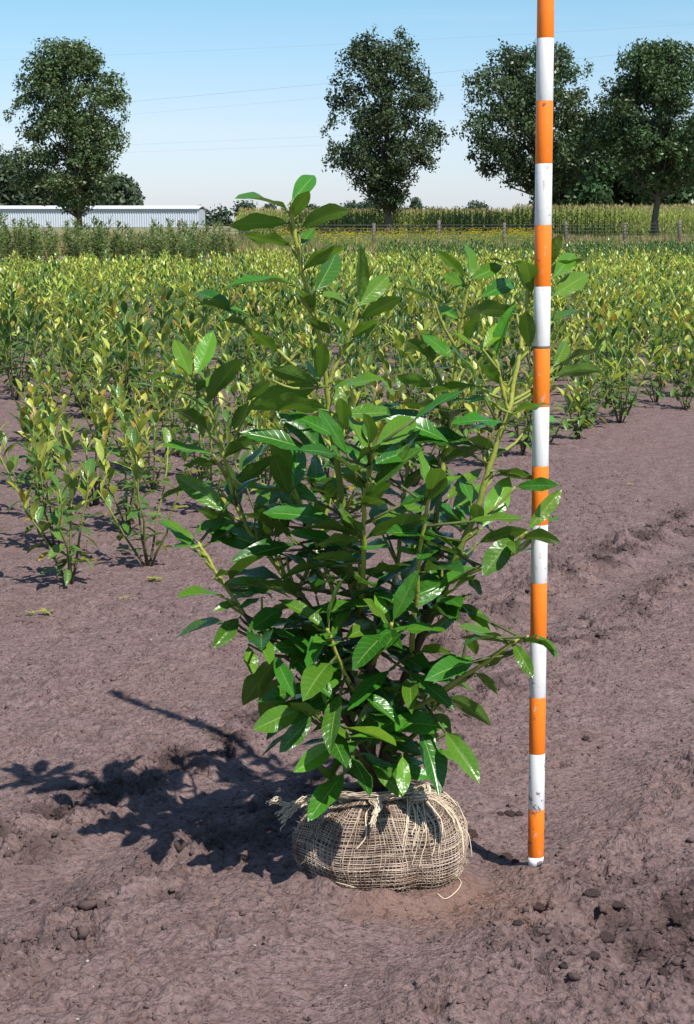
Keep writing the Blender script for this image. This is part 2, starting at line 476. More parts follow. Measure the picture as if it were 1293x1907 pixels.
def paint_mat(name, col):
    m, nt, bs, out = newmat(name)
    L = nt.links
    ob = coords(nt)
    sc = N(nt, 'ShaderNodeMapping'); sc.inputs['Scale'].default_value = (1, 1, 0.35); L.new(ob, sc.inputs[0])
    c = mixc(nt, noise(nt, ob, 25, 3), tuple(x * 0.93 for x in col), col)
    scuff = ramp(nt, noise(nt, sc.outputs[0], 95, 3, 0.6), [(0.655, 0.0), (0.69, 1.0)])
    c = mixc(nt, mth(nt, 'MULTIPLY', scuff, 0.75), c, (0.50, 0.44, 0.40))
    dirt = ramp(nt, noise(nt, ob, 60, 4, 0.65), [(0.665, 0.0), (0.70, 1.0)])
    c = mixc(nt, mth(nt, 'MULTIPLY', dirt, 0.8), c, (0.09, 0.055, 0.045))
    c = mixc(nt, mth(nt, 'MULTIPLY', noise(nt, ob, 9, 4), 0.10), c, (0.30, 0.22, 0.18))
    sz = nt.nodes.new('ShaderNodeSeparateXYZ'); L.new(ob, sz.inputs[0])
    low = mth(nt, 'SUBTRACT', 1.0, mth(nt, 'MULTIPLY', sz.outputs[2], 2.2), clamp=True)
    mud = ramp(nt, mth(nt, 'ADD', noise(nt, ob, 48, 5, 0.7), mth(nt, 'MULTIPLY', low, 0.15)), [(0.68, 0.0), (0.74, 1.0)])
    c = mixc(nt, mth(nt, 'MULTIPLY', mud, 0.85), c, (0.11, 0.07, 0.06))                     # splashed mud
    L.new(c, bs.inputs['Base Color'])
    bs.inputs['Roughness'].default_value = 0.38
    bs.inputs['Specular IOR Level'].default_value = 0.4
    bump(nt, bs, noise(nt, ob, 70, 3), 0.15, 0.002)
    return m
M['orange'] = paint_mat('orange_paint', (0.97, 0.215, 0.008))
M['white'] = paint_mat('white_paint', (0.80, 0.80, 0.80))

# ------------------------------------------------------------------ ground
def graded(fine0, fine1, step, end0, end1, grow=1.06):
    a = list(np.arange(fine0, fine1, step))
    s = step
    x = a[-1]
    while x < end1:
        s *= grow; x += s; a.append(x)
    s = step; x = fine0; pre = []
    while x > end0:
        s *= grow; x -= s; pre.append(x)
    return np.array(pre[::-1] + a)
def soil_ground():
    ys = graded(2.25, 4.6, 0.0042, 0.3, 58.0, 1.012)
    xs = graded(-0.85, 1.0, 0.0042, -30, 30, 1.035)
    X, Y = np.meshgrid(xs, ys)
    Z = height(X, Y)
    edge = np.clip((57 - Y) / 3, 0, 1)
    Z = Z * edge
    nx, ny = len(xs), len(ys)
    v = np.stack([X.ravel(), Y.ravel(), Z.ravel()], 1)
    i = np.arange(nx * ny).reshape(ny, nx)
    q = np.stack([i[:-1, :-1].ravel(), i[:-1, 1:].ravel(), i[1:, 1:].ravel(), i[1:, :-1].ravel()], 1)
    mo = moist_shade(X, Y).ravel()
    r = np.hypot((X - BALL_C.x - 0.13) / 1.35, Y - BALL_C.y + 0.10).ravel()
    red = np.clip(1.25 - r / 0.14 + 0.8 * perlin(X * 9, Y * 9).ravel(), 0, 1)
    mb = MB()
    mb.add(v, q, None, np.stack([mo, red, np.zeros_like(mo)], 1))
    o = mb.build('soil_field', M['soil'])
    tag(o, kind='structure')
    print('soil verts', len(v))
soil_ground()
def sheet(name, x0, x1, y0, y1, z, mat):
    mb = MB(); mb.add([(x0, y0, z), (x1, y0, z), (x1, y1, z), (x0, y1, z)], [(0, 1, 2, 3)])
    return tag(mb.build(name, mat), kind='structure')
sheet('ground', -5000, 5000, -60, 8000, -0.06, M['farland'])
sheet('grass_verge', -60, 60, 57.5, 130, -0.015, M['verge'])

# ------------------------------------------------------------------ leaves
def leaf_shape(ratio, fold, curl, wave, nl=8, nw=4, petiole=True, twist=0.0, ph=0.0):
    mb = MB()
    ts = np.linspace(0, 1, nl + 1)
    ss = np.linspace(-1, 1, nw + 1)
    prof = (ts ** 0.95) * ((1 - ts) ** 0.88)
    prof = prof / prof.max()
    v = []; uv = []
    for i, t in enumerate(ts):
        w = 0.5 * ratio * max(prof[i], 0.012)
        zb = -curl * t * t + 0.25 * curl * t
        for s_ in ss:
            a = abs(s_)
            x = s_ * w
            z = zb + fold * a * w * 2 * (1 - 0.25 * a) + wave * 0.06 * math.sin(t * 13 + ph + (2.1 if s_ > 0 else 0)) * a * a * prof[i]
            tw = twist * t
            x2 = x * math.cos(tw) - (z - zb) * math.sin(tw); z2 = zb + x * math.sin(tw) + (z - zb) * math.cos(tw)
            v.append((x2, t, z2)); uv.append((s_ * 0.5 + 0.5, t))
    n = nw + 1
    q = [(i * n + j, i * n + j + 1, (i + 1) * n + j + 1, (i + 1) * n + j) for i in range(nl) for j in range(nw)]
    mb.add(v, q, None, None, uv)
    if petiole:
        pv = []; puv = []
        for (y, z, r) in ((-0.13, -0.035, 0.016), (0.0, -0.006, 0.013), (0.12, -0.002, 0.008)):
            for k in range(3):
                an = 2 * math.pi * k / 3 + 0.5
                pv.append((math.cos(an) * r, y, z + math.sin(an) * r - 0.006)); puv.append((0.5, 0.5))
        pq = [(i * 3 + k, i * 3 + (k + 1) % 3, (i + 1) * 3 + (k + 1) % 3, (i + 1) * 3 + k) for i in range(2) for k in range(3)]
        mb.add(pv, pq, None, None, puv)
    return mb
def leaf_variants(name, mat, k, nl, nw, seed, rat=(0.27, 0.36)):
    r = random.Random(seed)
    return [leaf_shape(r.uniform(rat[0], rat[1]), r.uniform(0.10, 0.36), r.uniform(0.02, 0.34), r.uniform(0.2, 0.9), nl, nw,
                       twist=r.uniform(-0.35, 0.35), ph=r.uniform(0, 6)).mesh(name, mat) for _ in range(k)]
LV = {'leaf': leaf_variants('leaf', M['leaf'], 7, 9, 6, 1), 'leaf_fresh': leaf_variants('leaf', M['leaf_fresh'], 7, 9, 6, 1)}
YV = {k: leaf_variants('leaf', M[k], 4, 5, 2, 3, (0.34, 0.43)) for k in ('y_green', 'y_lime', 'y_bronze')}

def frame(axis, normal, length, wmul=1.0):
    y = Vector(axis).normalized()
    z = Vector(normal) - y * y.dot(Vector(normal))
    if z.length < 0.05: z = Vector((0.3, -0.5, 0.8)) - y * y.dot(Vector((0.3, -0.5, 0.8)))
    z.normalize()
    x = y.cross(z)
    m = Matrix((x * wmul, y, z)).transposed() * length
    return m.to_4x4()
def put_leaf(mesh, base, axis, normal, length, parent, wmul=1.0):
    o = bpy.data.objects.new('leaf', mesh)
    COL.objects.link(o)
    m = frame(axis, normal, length, wmul)
    m.translation = Vector(base)
    o.parent = parent
    o.matrix_local = m
    return o

# ------------------------------------------------------------------ the balled laurel
D0 = BALL_C.y
laurel = empty('laurel_shrub', (BALL_C.x, BALL_C.y, 0), 'large dark green laurel shrub with its root ball wrapped in burlap, standing on bare soil', 'shrub')
LO = Vector((BALL_C.x, BALL_C.y, 0))
# stems: photograph pixels with the distance from the plane of the trunk
STEMS = [
    ([(692, 1490, 0), (688, 1400, 0), (690, 1290, 0), (686, 1200, -.005), (668, 1130, -.01), (655, 1085, -.015), (645, 1000, -.03), (634, 900, -.045), (622, 830, -.055), (612, 760, -.065), (606, 690, -.075), (590, 610, -.09), (566, 520, -.105), (550, 440, -.12), (541, 385, -.125)], .020, .0035),
    ([(607, 725, -.07), (625, 680, -.075), (645, 640, -.08), (662, 590, -.09), (668, 570, -.09)], .005, .003),
    ([(672, 1140, -.01), (676, 1060, -.06), (678, 990, -.09), (680, 920, -.11), (688, 870, -.12), (697, 830, -.125)], .008, .003),
    ([(700, 1480, .005), (725, 1380, .01), (748, 1290, .01), (772, 1215, .005), (800, 1150, 0), (832, 1085, -.01), (858, 1020, -.02), (884, 960, -.02), (908, 880, -.02), (930, 815, -.015), (948, 765, -.01), (956, 720, 0), (968, 660, .01), (976, 590, .03), (985, 540, .04), (1000, 515, .06)], .018, .0035),
    ([(948, 768, -.01), (938, 735, -.02), (930, 700, -.03), (924, 670, -.035)], .005, .0028),
    ([(790, 1170, .0), (800, 1060, .05), (815, 950, .08), (830, 830, .10), (842, 740, .10), (852, 650, .09), (864, 580, .08), (872, 525, .075)], .011, .003),
    ([(690, 1420, 0), (640, 1330, -.02), (590, 1270, -.03), (540, 1215, -.03), (485, 1180, -.03), (440, 1120, -.03), (405, 1070, -.03), (382, 1030, -.03), (368, 1010, -.03)], .011, .003),
    ([(686, 1360, .01), (640, 1240, .04), (590, 1150, .05), (520, 1060, .05), (462, 985, .05), (438, 930, .045), (420, 860, .04), (405, 800, .035), (385, 740, .03), (366, 700, .03)], .013, .003),
    ([(640, 1240, .04), (625, 1120, .03), (600, 1040, .02), (578, 985, .01), (556, 930, .0), (543, 895, .0)], .007, .003),
    ([(600, 720, -.072), (560, 690, -.08), (520, 655, -.085), (480, 625, -.085), (455, 605, -.085)], .005, .003),
    ([(740, 1330, .01), (790, 1310, -.05), (840, 1275, -.07), (895, 1240, -.075), (950, 1200, -.08), (985, 1185, -.08)], .008, .003),
    ([(835, 1085, -.01), (890, 1060, -.04), (930, 1040, -.05), (955, 1015, -.06), (980, 990, -.065)], .006, .0028),
    ([(765, 1230, 0), (775, 1120, -.05), (780, 1040, -.08), (790, 980, -.10), (800, 920, -.11)], .007, .003),
    ([(690, 1250, 0), (720, 1150, .08), (740, 1050, .11), (750, 950, .12), (760, 860, .12)], .009, .003),
    ([(700, 1440, 0), (660, 1400, -.06), (625, 1370, -.09), (600, 1340, -.10)], .007, .003),
    ([(720, 1400, 0), (770, 1370, .0), (800, 1330, -.01), (815, 1300, -.02)], .007, .003),
    ([(690, 1330, 0), (650, 1270, -.08), (625, 1210, -.11), (610, 1170, -.12)], .006, .003),
    ([(690, 1240, 0), (715, 1200, -.09), (730, 1160, -.12)], .005, .003),
    ([(555, 1100, .05), (590, 1020, .10), (620, 900, .12), (640, 800, .12)], .006, .003),
]
stem_objs = []; stem_pts = []
for pts, r0, r1 in STEMS:
    path = smooth_path([P(a, b, D0 + d) for a, b, d in pts], 5)
    k = len(path)
    ln = [0.0]
    for i in range(1, k): ln.append(ln[-1] + (path[i] - path[i - 1]).length)
    rad = [r1 + (r0 * .72 - r1) * (1 - l / ln[-1]) ** (2.0 if r0 > .009 else 1.3) for l in ln]
    cols = []
    for p, r in zip(path, rad):
        g = min(max((p.z - 0.40) / 0.15, 0), 1) if r0 > .009 else min(max((p.z - 0.18) / 0.12, 0), 1)
        b = np.array((0.085, 0.052, 0.034)); gr = np.array((0.17, 0.23, 0.035)); yl = np.array((0.36, 0.38, 0.07))
        c = b * (1 - g) + gr * g
        e = min(max((0.0060 - r) / 0.0025, 0), 1) * g
        cols.append(c * (1 - e) + yl * e)
    for i in range(1, k - 1):
        path[i] = path[i] + Vector((R.uniform(-1, 1), R.uniform(-1, 1), 0)) * 0.0012
        rad[i] *= R.uniform(0.93, 1.10)
    mb = MB()
    tube(mb, [p - LO for p in path], rad, 8, np.array(cols))
    stem_objs.append((mb, r0)); stem_pts.append(path)
# leaves traced from the photograph: base x,y, tip x,y, how it faces (R sunny side, F front, T top, U underside, E edge), p before / b behind the pole
C4 = "760,190,885,45R;750,280,845,140U;735,235,500,125E;740,300,445,295U;750,405,515,350U;800,330,1060,185U;800,400,870,320F;815,525,1010,390U;872,630,1008,405R;785,600,450,540T;865,745,790,590U;1060,720,915,605T;1075,700,1230,545R;1090,760,1290,650U;1060,850,1175,745U;1000,880,1110,855T;945,830,840,755U;1020,830,905,690T;470,730,295,585F;465,725,290,655U;545,800,420,740U;610,790,465,700T;690,920,565,810U;885,1075,645,985U;885,1085,550,1165U;935,1200,600,1130U;560,1160,480,1290U;655,1060,545,1150U;885,1060,835,950R;895,1050,910,870U;950,1090,1195,1030T;960,1060,1110,1080T;275,1040,190,845F;300,1030,382,815F;285,1140,25,1050T;250,1060,60,1000E;355,1170,500,915E;320,1110,480,985E;350,1290,185,1155U;300,1110,340,1050U"
C5 = "580,305,590,112R;555,300,420,165T;560,350,460,280F;590,310,740,240R;640,395,822,300R;800,245,675,205E;880,375,850,190U;985,300,1105,165Rb;985,390,1170,265Rb;985,510,1150,430Tb;405,415,250,345T;525,500,415,425F;800,475,540,430U;870,640,850,460U;560,610,625,460U;650,640,770,510F;720,745,620,615R;725,815,640,700U;390,690,270,570U;350,575,495,665T;395,720,395,620U;545,740,380,735E;400,830,225,765U;620,820,380,855U;440,930,235,905U;690,900,480,880T;985,730,1070,590Rb;990,740,1175,625Ub;985,785,1190,720Ub;790,950,975,885Up;890,990,1040,980Fb;745,1000,510,970T;725,1020,525,1000R;700,1140,540,1040U;640,1110,450,1190U;700,1230,890,1260U;85,1135,0,960R;115,1110,80,975F;130,1110,348,960R;120,1200,388,1090R;35,1200,190,1040E;300,1150,440,1190T;110,1280,-45,1215R;-20,960,238,950R"
C6 = "310,190,110,160U;270,130,0,80T;340,150,550,0E;410,300,620,120U;360,440,75,240F;400,500,190,420U;600,600,380,500F;660,670,200,500F;300,310,0,300E;190,640,0,465R;150,630,60,610T;235,700,165,620R;290,790,412,735U;345,900,100,840T;410,930,290,950F;350,920,540,870T;415,1010,280,1165R;330,1030,80,1100T;530,900,420,950T;470,1160,490,1310R;610,580,680,470U;700,330,740,70R;690,350,600,130U;700,345,450,300E;690,440,510,385E;500,500,640,250E;720,380,830,330T;900,400,770,200T;880,450,810,370U;1080,320,950,230U;1000,350,820,250F;1090,580,970,460U;1065,600,820,580U;1050,710,800,680U;880,700,1010,790U;800,640,900,600T;830,885,820,730U;770,910,550,800U;800,950,590,960U;850,1060,720,1040U;885,1010,975,1205R;1100,1155,970,1290R;1150,1060,1150,950R;1165,1060,1293,980F;1290,820,1230,940R;740,1160,690,1285R"
C7 = "655,250,590,75R;715,375,875,95R;690,370,680,225U;650,405,470,235F;780,100,985,115U;900,160,1115,145Fp;1080,290,1115,190Ub;1060,350,1125,320Tb;700,460,960,385U;930,440,1150,420Up;870,530,985,480Tp;880,425,715,635F;640,630,705,742R;530,675,218,795R;540,645,575,480R;640,740,500,830U;600,790,765,930T;570,840,445,940R;855,1000,590,960U;925,990,1140,1010Up;1015,960,1110,1075Rp;880,1000,985,1168Fp;870,1040,725,1110U;900,1050,970,1165U;680,1160,792,1240U;300,1235,462,1285R;285,1255,40,1435R;285,1220,130,1290R;400,1170,530,1200F;520,1290,745,1385U;450,1380,545,1440U;610,510,360,350E;490,600,370,600U;80,270,220,120U;100,430,440,310U;110,640,330,540U;400,250,525,105U;290,190,410,50U;140,920,160,805R;150,910,295,845R;640,950,680,1060U;440,580,510,470U;180,400,350,330U"
C8 = "80,20,5,130R;320,190,130,390U;330,290,225,450U;385,290,280,430R;412,440,188,537R;462,480,325,640R;515,340,455,470R;490,470,648,582R;575,610,385,740R;655,590,630,750R;430,140,370,250R;840,490,735,625R;850,480,720,590F;1025,440,1022,722R;1050,470,1140,560U;1135,560,1195,605U;1050,640,1180,680T;905,670,915,845Rf;720,790,620,700U;600,800,500,720U;580,640,680,700U;500,310,590,200U;760,520,690,420U;800,700,880,600U;650,500,560,380U;780,420,880,300U;620,300,540,380U;860,620,960,560U"
traced = []
for s_, (ox, oy, sc) in ((C4, (250, 300, 2.586)), (C5, (650, 400, 2.586)), (C6, (300, 800, 2.873)), (C7, (650, 850, 2.873)), (C8, (400, 1150, 2.586))):
    for e in s_.split(';'):
        fl = ''
        while e[-1].isalpha(): fl = e[-1] + fl; e = e[:-1]
        a, b, c, d = (float(x) for x in e.split(','))
        traced.append((ox + a / sc, oy + b / sc, ox + c / sc, oy + d / sc, fl))
def to_px(p):
    d = p - Vector((0, 0, H))
    zc = d.y * CP - d.z * SP
    yc = d.y * SP + d.z * CP
    return CX + F * d.x / zc, CY - F * yc / zc
allp = []
for si, path in enumerate(stem_pts):
    for i, p in enumerate(path):
        x, y = to_px(p); allp.append((x, y, p, si, i))
ap = np.array([(a[0], a[1]) for a in allp])
used = 0
NORM = {'R': (0.50, -0.62, 0.60), 'F': (-0.05, -0.72, 0.62), 'T': (0.0, -0.28, 0.95), 'U': (0.0, 0.72, 0.62), 'E': (0.1, 0.12, 1.0)}
leaf_n = 0
for (bx, by, tx, ty, fl) in traced:
    code = fl[0]
    dd = np.hypot(ap[:, 0] - bx, (ap[:, 1] - by - 6))
    k = int(np.argmin(dd + np.where(ap[:, 1] < by - 12, 30, 0)))
    sx, sy, sp_, si, ii = allp[k]
    D = sp_.y
    off = {'R': -.018, 'F': -.008, 'T': R.uniform(-.03, .03), 'U': R.uniform(-.01, .025), 'E': R.uniform(-.02, .03)}[code]
    off *= min(1.0, 0.3 + dd[k] / 40.0)
    D += off
    if 'p' in fl: D = min(D, POLE_B.y - 0.050)
    if 'b' in fl: D = max(D, POLE_B.y + 0.035)
    if 'f' in fl: D = D0 - 0.11
    b = P(bx, by, D)
    t0 = P(tx, ty, D)
    l = (t0 - b).length
    want = max(l, min(l * 1.45, R.uniform(0.112, 0.136)))
    dep = math.sqrt(max(want * want - l * l, 0))
    up = ty < by
    sgn = {'R': (1 if up else -1), 'F': (1 if up else -1), 'U': (-1 if up else 1), 'T': R.choice((-1, 1)), 'E': R.choice((-1, 1))}[code]
    if 'p' in fl: sgn = -1
    if 'b' in fl: sgn = 1
    t = P(tx, ty, D + sgn * dep * 0.85)
    n = Vector(NORM[code]) + Vector((R.uniform(-.22, .22), R.uniform(-.18, .18), R.uniform(-.15, .15)))
    mb, r0 = stem_objs[si]
    gap = (b - sp_).length
    if gap > 0.008:          # a twig carries the leaf
        j = max(0, ii - int(gap / 0.012) - 1)
        q0 = stem_pts[si][j]
        mid = q0.lerp(b, 0.55) + Vector((0, 0, -0.12 * gap))
        ax = (t - b).normalized()
        c0 = (0.11, 0.13, 0.035) if b.z < 0.45 else (0.26, 0.30, 0.06)
        tube(mb, [p - LO for p in smooth_path([q0, mid, b - ax * 0.004], 3)], [0.0030] * 3 + [0.0026] * 2 + [0.002] * 2, 5, c0)
    leaf_n += 1
    stem_objs[si] = (mb, r0)
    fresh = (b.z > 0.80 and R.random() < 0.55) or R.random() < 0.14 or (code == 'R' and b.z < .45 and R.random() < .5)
    var = R.randrange(7)
    L_ = (t - b).length
    wm = R.uniform(0.92, 1.12)
    if L_ < 0.06: wm = 1.25
    traced_entry = (var, fresh, b - LO, t - b, n, L_, si, wm)
    stem_objs[si][0].__dict__.setdefault('leaves', []).append(traced_entry)
# inner leaves that fill the body of the shrub
fill = 0
for tries in range(3000):
    if fill >= 84: break
    a = R.choice(allp)
    x, y, p, si, ii = a
    if not (860 < y < 1440): continue
    if y > 1380 and R.random() < .6: continue
    if STEMS[si][1] < .0052: continue
    az = R.gauss(-math.pi / 2, 1.25) if y > 1020 else R.uniform(0, 6.28)
    lowness = min(max((y - 850) / 500, 0), 1)
    el = R.uniform(0.2, 1.1) - 0.9 * lowness
    ax = Vector((math.cos(az) * math.cos(el), math.sin(az) * math.cos(el), math.sin(el)))
    b = p + ax * R.uniform(0.012, 0.075)
    L_ = R.uniform(0.090, 0.120)
    tipx, tipy = to_px(b + ax * L_)
    if not (330 < tipx < 985): continue
    if tipx > 900 and y > 1050: continue
    if tipx < 450 and y > 1150: continue
    side = Vector((0, 0, 1)) + Vector((R.uniform(-.6, .8), R.uniform(-.9, .3), 0))
    mb, r0 = stem_objs[si]
    tube(mb, [p - LO, p.lerp(b, 0.6) - LO, b - LO], [0.0028, 0.0024, 0.002], 5, (0.10, 0.12, 0.035))
    mb.__dict__.setdefault('leaves', []).append((R.randrange(7), R.random() < .1, b - LO, ax, side, L_, si, R.uniform(.95, 1.15)))
    fill += 1
# every shoot ends in a tuft of leaves
for si, (mb, r0) in enumerate(stem_objs):
    tip = stem_pts[si][-1]; ax0 = (tip - stem_pts[si][-4]).normalized()
    have = sum(1 for m_, _ in stem_objs for e in m_.__dict__.get('leaves', []) if (e[2] + LO - tip).length < .035)
    for k in range(max(0, 4 - have)):
        az = k * 2.4 + si; sp_ = 0.5 + 0.28 * k
        u = ax0.cross(Vector((0.2, 1, 0.1))).normalized(); w = ax0.cross(u)
        ax = (ax0 * math.cos(sp_) + (u * math.cos(az) + w * math.sin(az)) * math.sin(sp_)).normalized()
        nrm = ax0 * 1.0 - (u * math.cos(az) + w * math.sin(az)) * .25
        mb.__dict__.setdefault('leaves', []).append((R.randrange(7), True, tip - LO - ax0 * .006 * k + ax * .006, ax, nrm, R.uniform(.07, .10), si, 1.0))
# crowded inner leaves, too hidden to pick apart: one part
inner = MB(); icount = 0
LH = [leaf_shape(R.uniform(.27, .36), R.uniform(.1, .36), R.uniform(.02, .34), R.uniform(.2, .9), 7, 4, petiole=True, twist=R.uniform(-.3, .3)) for _ in range(4)]
LH = [(np.concatenate(m_.v), np.concatenate([np.asarray(m_.q[0]), np.asarray(m_.q[1])]), np.concatenate(m_.uv)) for m_ in LH]
twigs = MB()
for tries in range(6000):
    if icount >= 150: break
    x, y, p, si, ii = R.choice(allp)
    if STEMS[si][1] < .0052 or not (780 < y < 1450): continue
    if y < 950 and R.random() < .45: continue
    az = R.uniform(0, 6.28); low = min(max((y - 850) / 500, 0), 1)
    el = R.uniform(.1, 1.0) - .9 * low
    ax = Vector((math.cos(az) * math.cos(el), math.sin(az) * math.cos(el), math.sin(el)))
    b = p + ax * R.uniform(.012, .09); L_ = R.uniform(.095, .13)
    tx_, ty_ = to_px(b + ax * L_)
    if not (400 + max(0, y - 1050) * .45 < tx_ < 900 - max(0, y - 1000) * .22) or ty_ > 1480: continue
    v_, q_, u_ = R.choice(LH)
    nrm = Vector((R.uniform(-.6, .8), R.uniform(-.9, .3), 1))
    m_ = np.array(frame(ax, nrm, L_))[:3, :3]
    k_ = R.uniform(.6, 1.15)
    inner.add(v_ @ m_.T + np.array(b - LO), q_, None, (k_, k_, k_), u_)
    tube(twigs, [p - LO, p.lerp(b, .6) - LO, b - LO], [.0028, .0024, .002], 5, (.10, .12, .035))
    icount += 1
tag(twigs.build('twigs', M['stem'], laurel), kind='stuff')
tag(inner.build('inner_leaves', M['leaf'], laurel), kind='stuff')
tot = 0
for mb, r0 in stem_objs:
    so = mb.build('stem', M['stem'], laurel)
    for (var, fresh, b, ax, n, L_, si, wm) in mb.__dict__.get('leaves', []):
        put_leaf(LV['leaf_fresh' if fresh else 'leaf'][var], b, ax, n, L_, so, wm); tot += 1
print('laurel leaves', tot)

# root ball wrapped in burlap
def ball_pt(th, v, off=0.0):
    """v 0 at the ground edge .. 1 at the neck"""
    prof = [(0.0, 0.134, -0.026), (0.10, 0.149, 0.006), (0.28, 0.157, 0.045), (0.5, 0.150, 0.085), (0.68, 0.132, 0.122), (0.82, 0.104, 0.147), (0.92, 0.066, 0.160), (1.0, 0.022, 0.166)]
    for (a, ra, za), (b, rb, zb) in zip(prof, prof[1:]):
        if v <= b or b == 1.0:
            k = (v - a) / (b - a); k2 = k
            r = ra + (rb - ra) * k2; z = za + (zb - za) * k2
            break
    c, s = math.cos(th), math.sin(th)
    lump = 1 + 0.045 * math.sin(2 * th + 0.7) + 0.03 * math.sin(3 * th + 2.2 + 3 * v) + 0.028 * math.sin(5 * th + 5 * v + 1) * math.sin(3 * th - 4 * v)
    # a fold between two lobes towards the front right
    dth = (th - (-1.05) + math.pi) % (2 * math.pi) - math.pi
    lump -= 0.10 * math.exp(-(dth / 0.20) ** 2) * (1 - v) ** 0.7 * (1 - 0.5 * v)
    lump += (0.055 * math.sin(9 * th + 2.2 * math.sin(2 * th + .6)) + .03 * math.sin(17 * th)) * v ** 1.5
    r = (r + off) * lump
    z = z + off * 0.5 + 0.006 * math.sin(3 * th + 1) * v + 0.010 * max(0, math.cos(th - 0.25)) * v * v
    return Vector((r * c * 0.915, r * s * 0.87, z * 0.83))
mb = MB()
nt_, nv_ = 110, 40
vs = []
for i in range(nv_ + 1):
    for j in range(nt_):
        th = 2 * math.pi * j / nt_
        p = ball_pt(th, i / nv_, -0.0005)
        k = float(perlin(np.array([p.x * 40 + 7]), np.array([p.y * 40 + p.z * 55]))[0])
        k2 = float(perlin(np.array([th * 3.1 + 5]), np.array([i * .21]))[0])
        vs.append(p * (1 + 0.018 * k + 0.035 * k2) if i < nv_ else p)
q = [(i * nt_ + j, i * nt_ + (j + 1) % nt_, (i + 1) * nt_ + (j + 1) % nt_, (i + 1) * nt_ + j) for i in range(nv_) for j in range(nt_)]
vs.append(Vector((0, 0, 0.138)))
mb.add([tuple(p) for p in vs], q, [(nv_ * nt_ + j, nv_ * nt_ + (j + 1) % nt_, len(vs) - 1) for j in range(nt_)])
ball = mb.build('root_ball', M['ballsoil'], laurel)
# weave: real threads, too fine to pick apart singly
mb = MB()
NT, NH = 146, 46
rr = random.Random(21)
def stain(pts, col):
    a = np.array([(math.atan2(p.y, p.x), p.z, p.x) for p in pts])
    n_ = perlin(a[:, 0] * 2.3 + 3, a[:, 1] * 22) + .7 * perlin(a[:, 0] * 7, a[:, 1] * 60 + 4) + .5 * perlin(a[:, 0] * 19 + 2, a[:, 1] * 130)
    d_ = np.clip(0.18 + n_ * 1.3 + np.clip((.035 - a[:, 1]) * 9, 0, .5), 0, 1)[:, None]
    return np.array(col)[None, :] * (1 - d_ * np.array((.60, .66, .68))[None, :])
def wav(th, v):
    # the cloth is pulled askew towards its tied corners
    sk = 0.16 * math.sin(th * 1.0 + 0.8) * v + 0.05 * math.sin(5 * th + 6 * v)
    return th + sk, min(max(v + 0.030 * math.sin(2 * th + 1.1) * (1 - v) + 0.018 * math.sin(5 * th + 2), 0), 1)
for i in range(NT):
    th0 = 2 * math.pi * (i + rr.uniform(-.22, .22)) / NT
    vtop = rr.uniform(0.90, 1.0)
    pts = []
    ph = rr.uniform(0, 6)
    for k in range(42):
        v = vtop * k / 41
        th, vv = wav(th0 + 0.012 * math.sin(9 * v + ph), v)
        pts.append(ball_pt(th, vv, 0.0022 + (0.0009 if (k + i) % 2 else -0.0006)))
    w = rr.uniform(0.0005, 0.00105)
    br = rr.uniform(0.75, 1.25)
    tube(mb, pts, w, 4, stain(pts, (br, br * rr.uniform(.94, 1), br * rr.uniform(.86, 1))), False)
for i in range(NH):
    v0 = 0.005 + 0.93 * (i / (NH - 1)) ** 0.95 + rr.uniform(-.005, .005)
    pts = []
    ph = rr.uniform(0, 6)
    n = 208
    for k in range(n + 1):
        th0 = 2 * math.pi * k / n
        th, vv = wav(th0, min(max(v0 + 0.006 * math.sin(6 * th0 + ph), 0), 1))
        pts.append(ball_pt(th, vv, 0.0022 + (0.0009 if (k + i) % 2 else -0.0006)))
    w = rr.uniform(0.0005, 0.00105)
    br = rr.uniform(0.75, 1.25)
    tube(mb, pts, w, 4, stain(pts, (br, br * rr.uniform(.94, 1), br * rr.uniform(.86, 1))), False)
for k in range(900):                                  # stray fuzz
    th, v = rr.uniform(0, 6.28), rr.uniform(.02, .97)
    p = ball_pt(th, v, .002); l = rr.uniform(.004, .013)
    d = Vector((math.cos(th) * .6 + rr.gauss(0, .7), math.sin(th) * .6 + rr.gauss(0, .7), rr.gauss(.1, .7))).normalized() * l
    tube(mb, [p, p + d * .5 + Vector((0, 0, .001)), p + d], [.0004, .00035, .0002], 3, (1.1, 1.0, .95), False)
tag(mb.build('burlap_weave', M['burlap'], ball), kind='stuff')
def loc(px, py, d):
    return P(px, py, D0 + d) - LO
# gathered cloth ends and knots
def bundle(name, path, n, spread0, spread1, rad, mat=None, fray=0.0, jit=0.0015):
    mb = MB()
    path = smooth_path(path, 5)
    for _ in range(n):
        o0 = Vector((rr.gauss(0, 1), rr.gauss(0, 1), rr.gauss(0, 1))) * spread0
        o1 = Vector((rr.gauss(0, 1), rr.gauss(0, 1), rr.gauss(0, 1))) * spread1
        last = len(path) - 1 - (rr.randrange(max(1, int(len(path) * fray))) if fray > 0 else 0)
        pts = []
        for k, p in enumerate(path[:last + 1]):
            t = k / (len(path) - 1)
            pts.append(p + o0.lerp(o1, t) + Vector((rr.uniform(-1, 1), rr.uniform(-1, 1), rr.uniform(-1, 1))) * jit)
        br = rr.uniform(0.75, 1.35)
        tube(mb, pts, rad * rr.uniform(.7, 1.3), 4, (br, br * .98, br * .94), False)
    return mb.build(name, mat or M['twine'], ball)
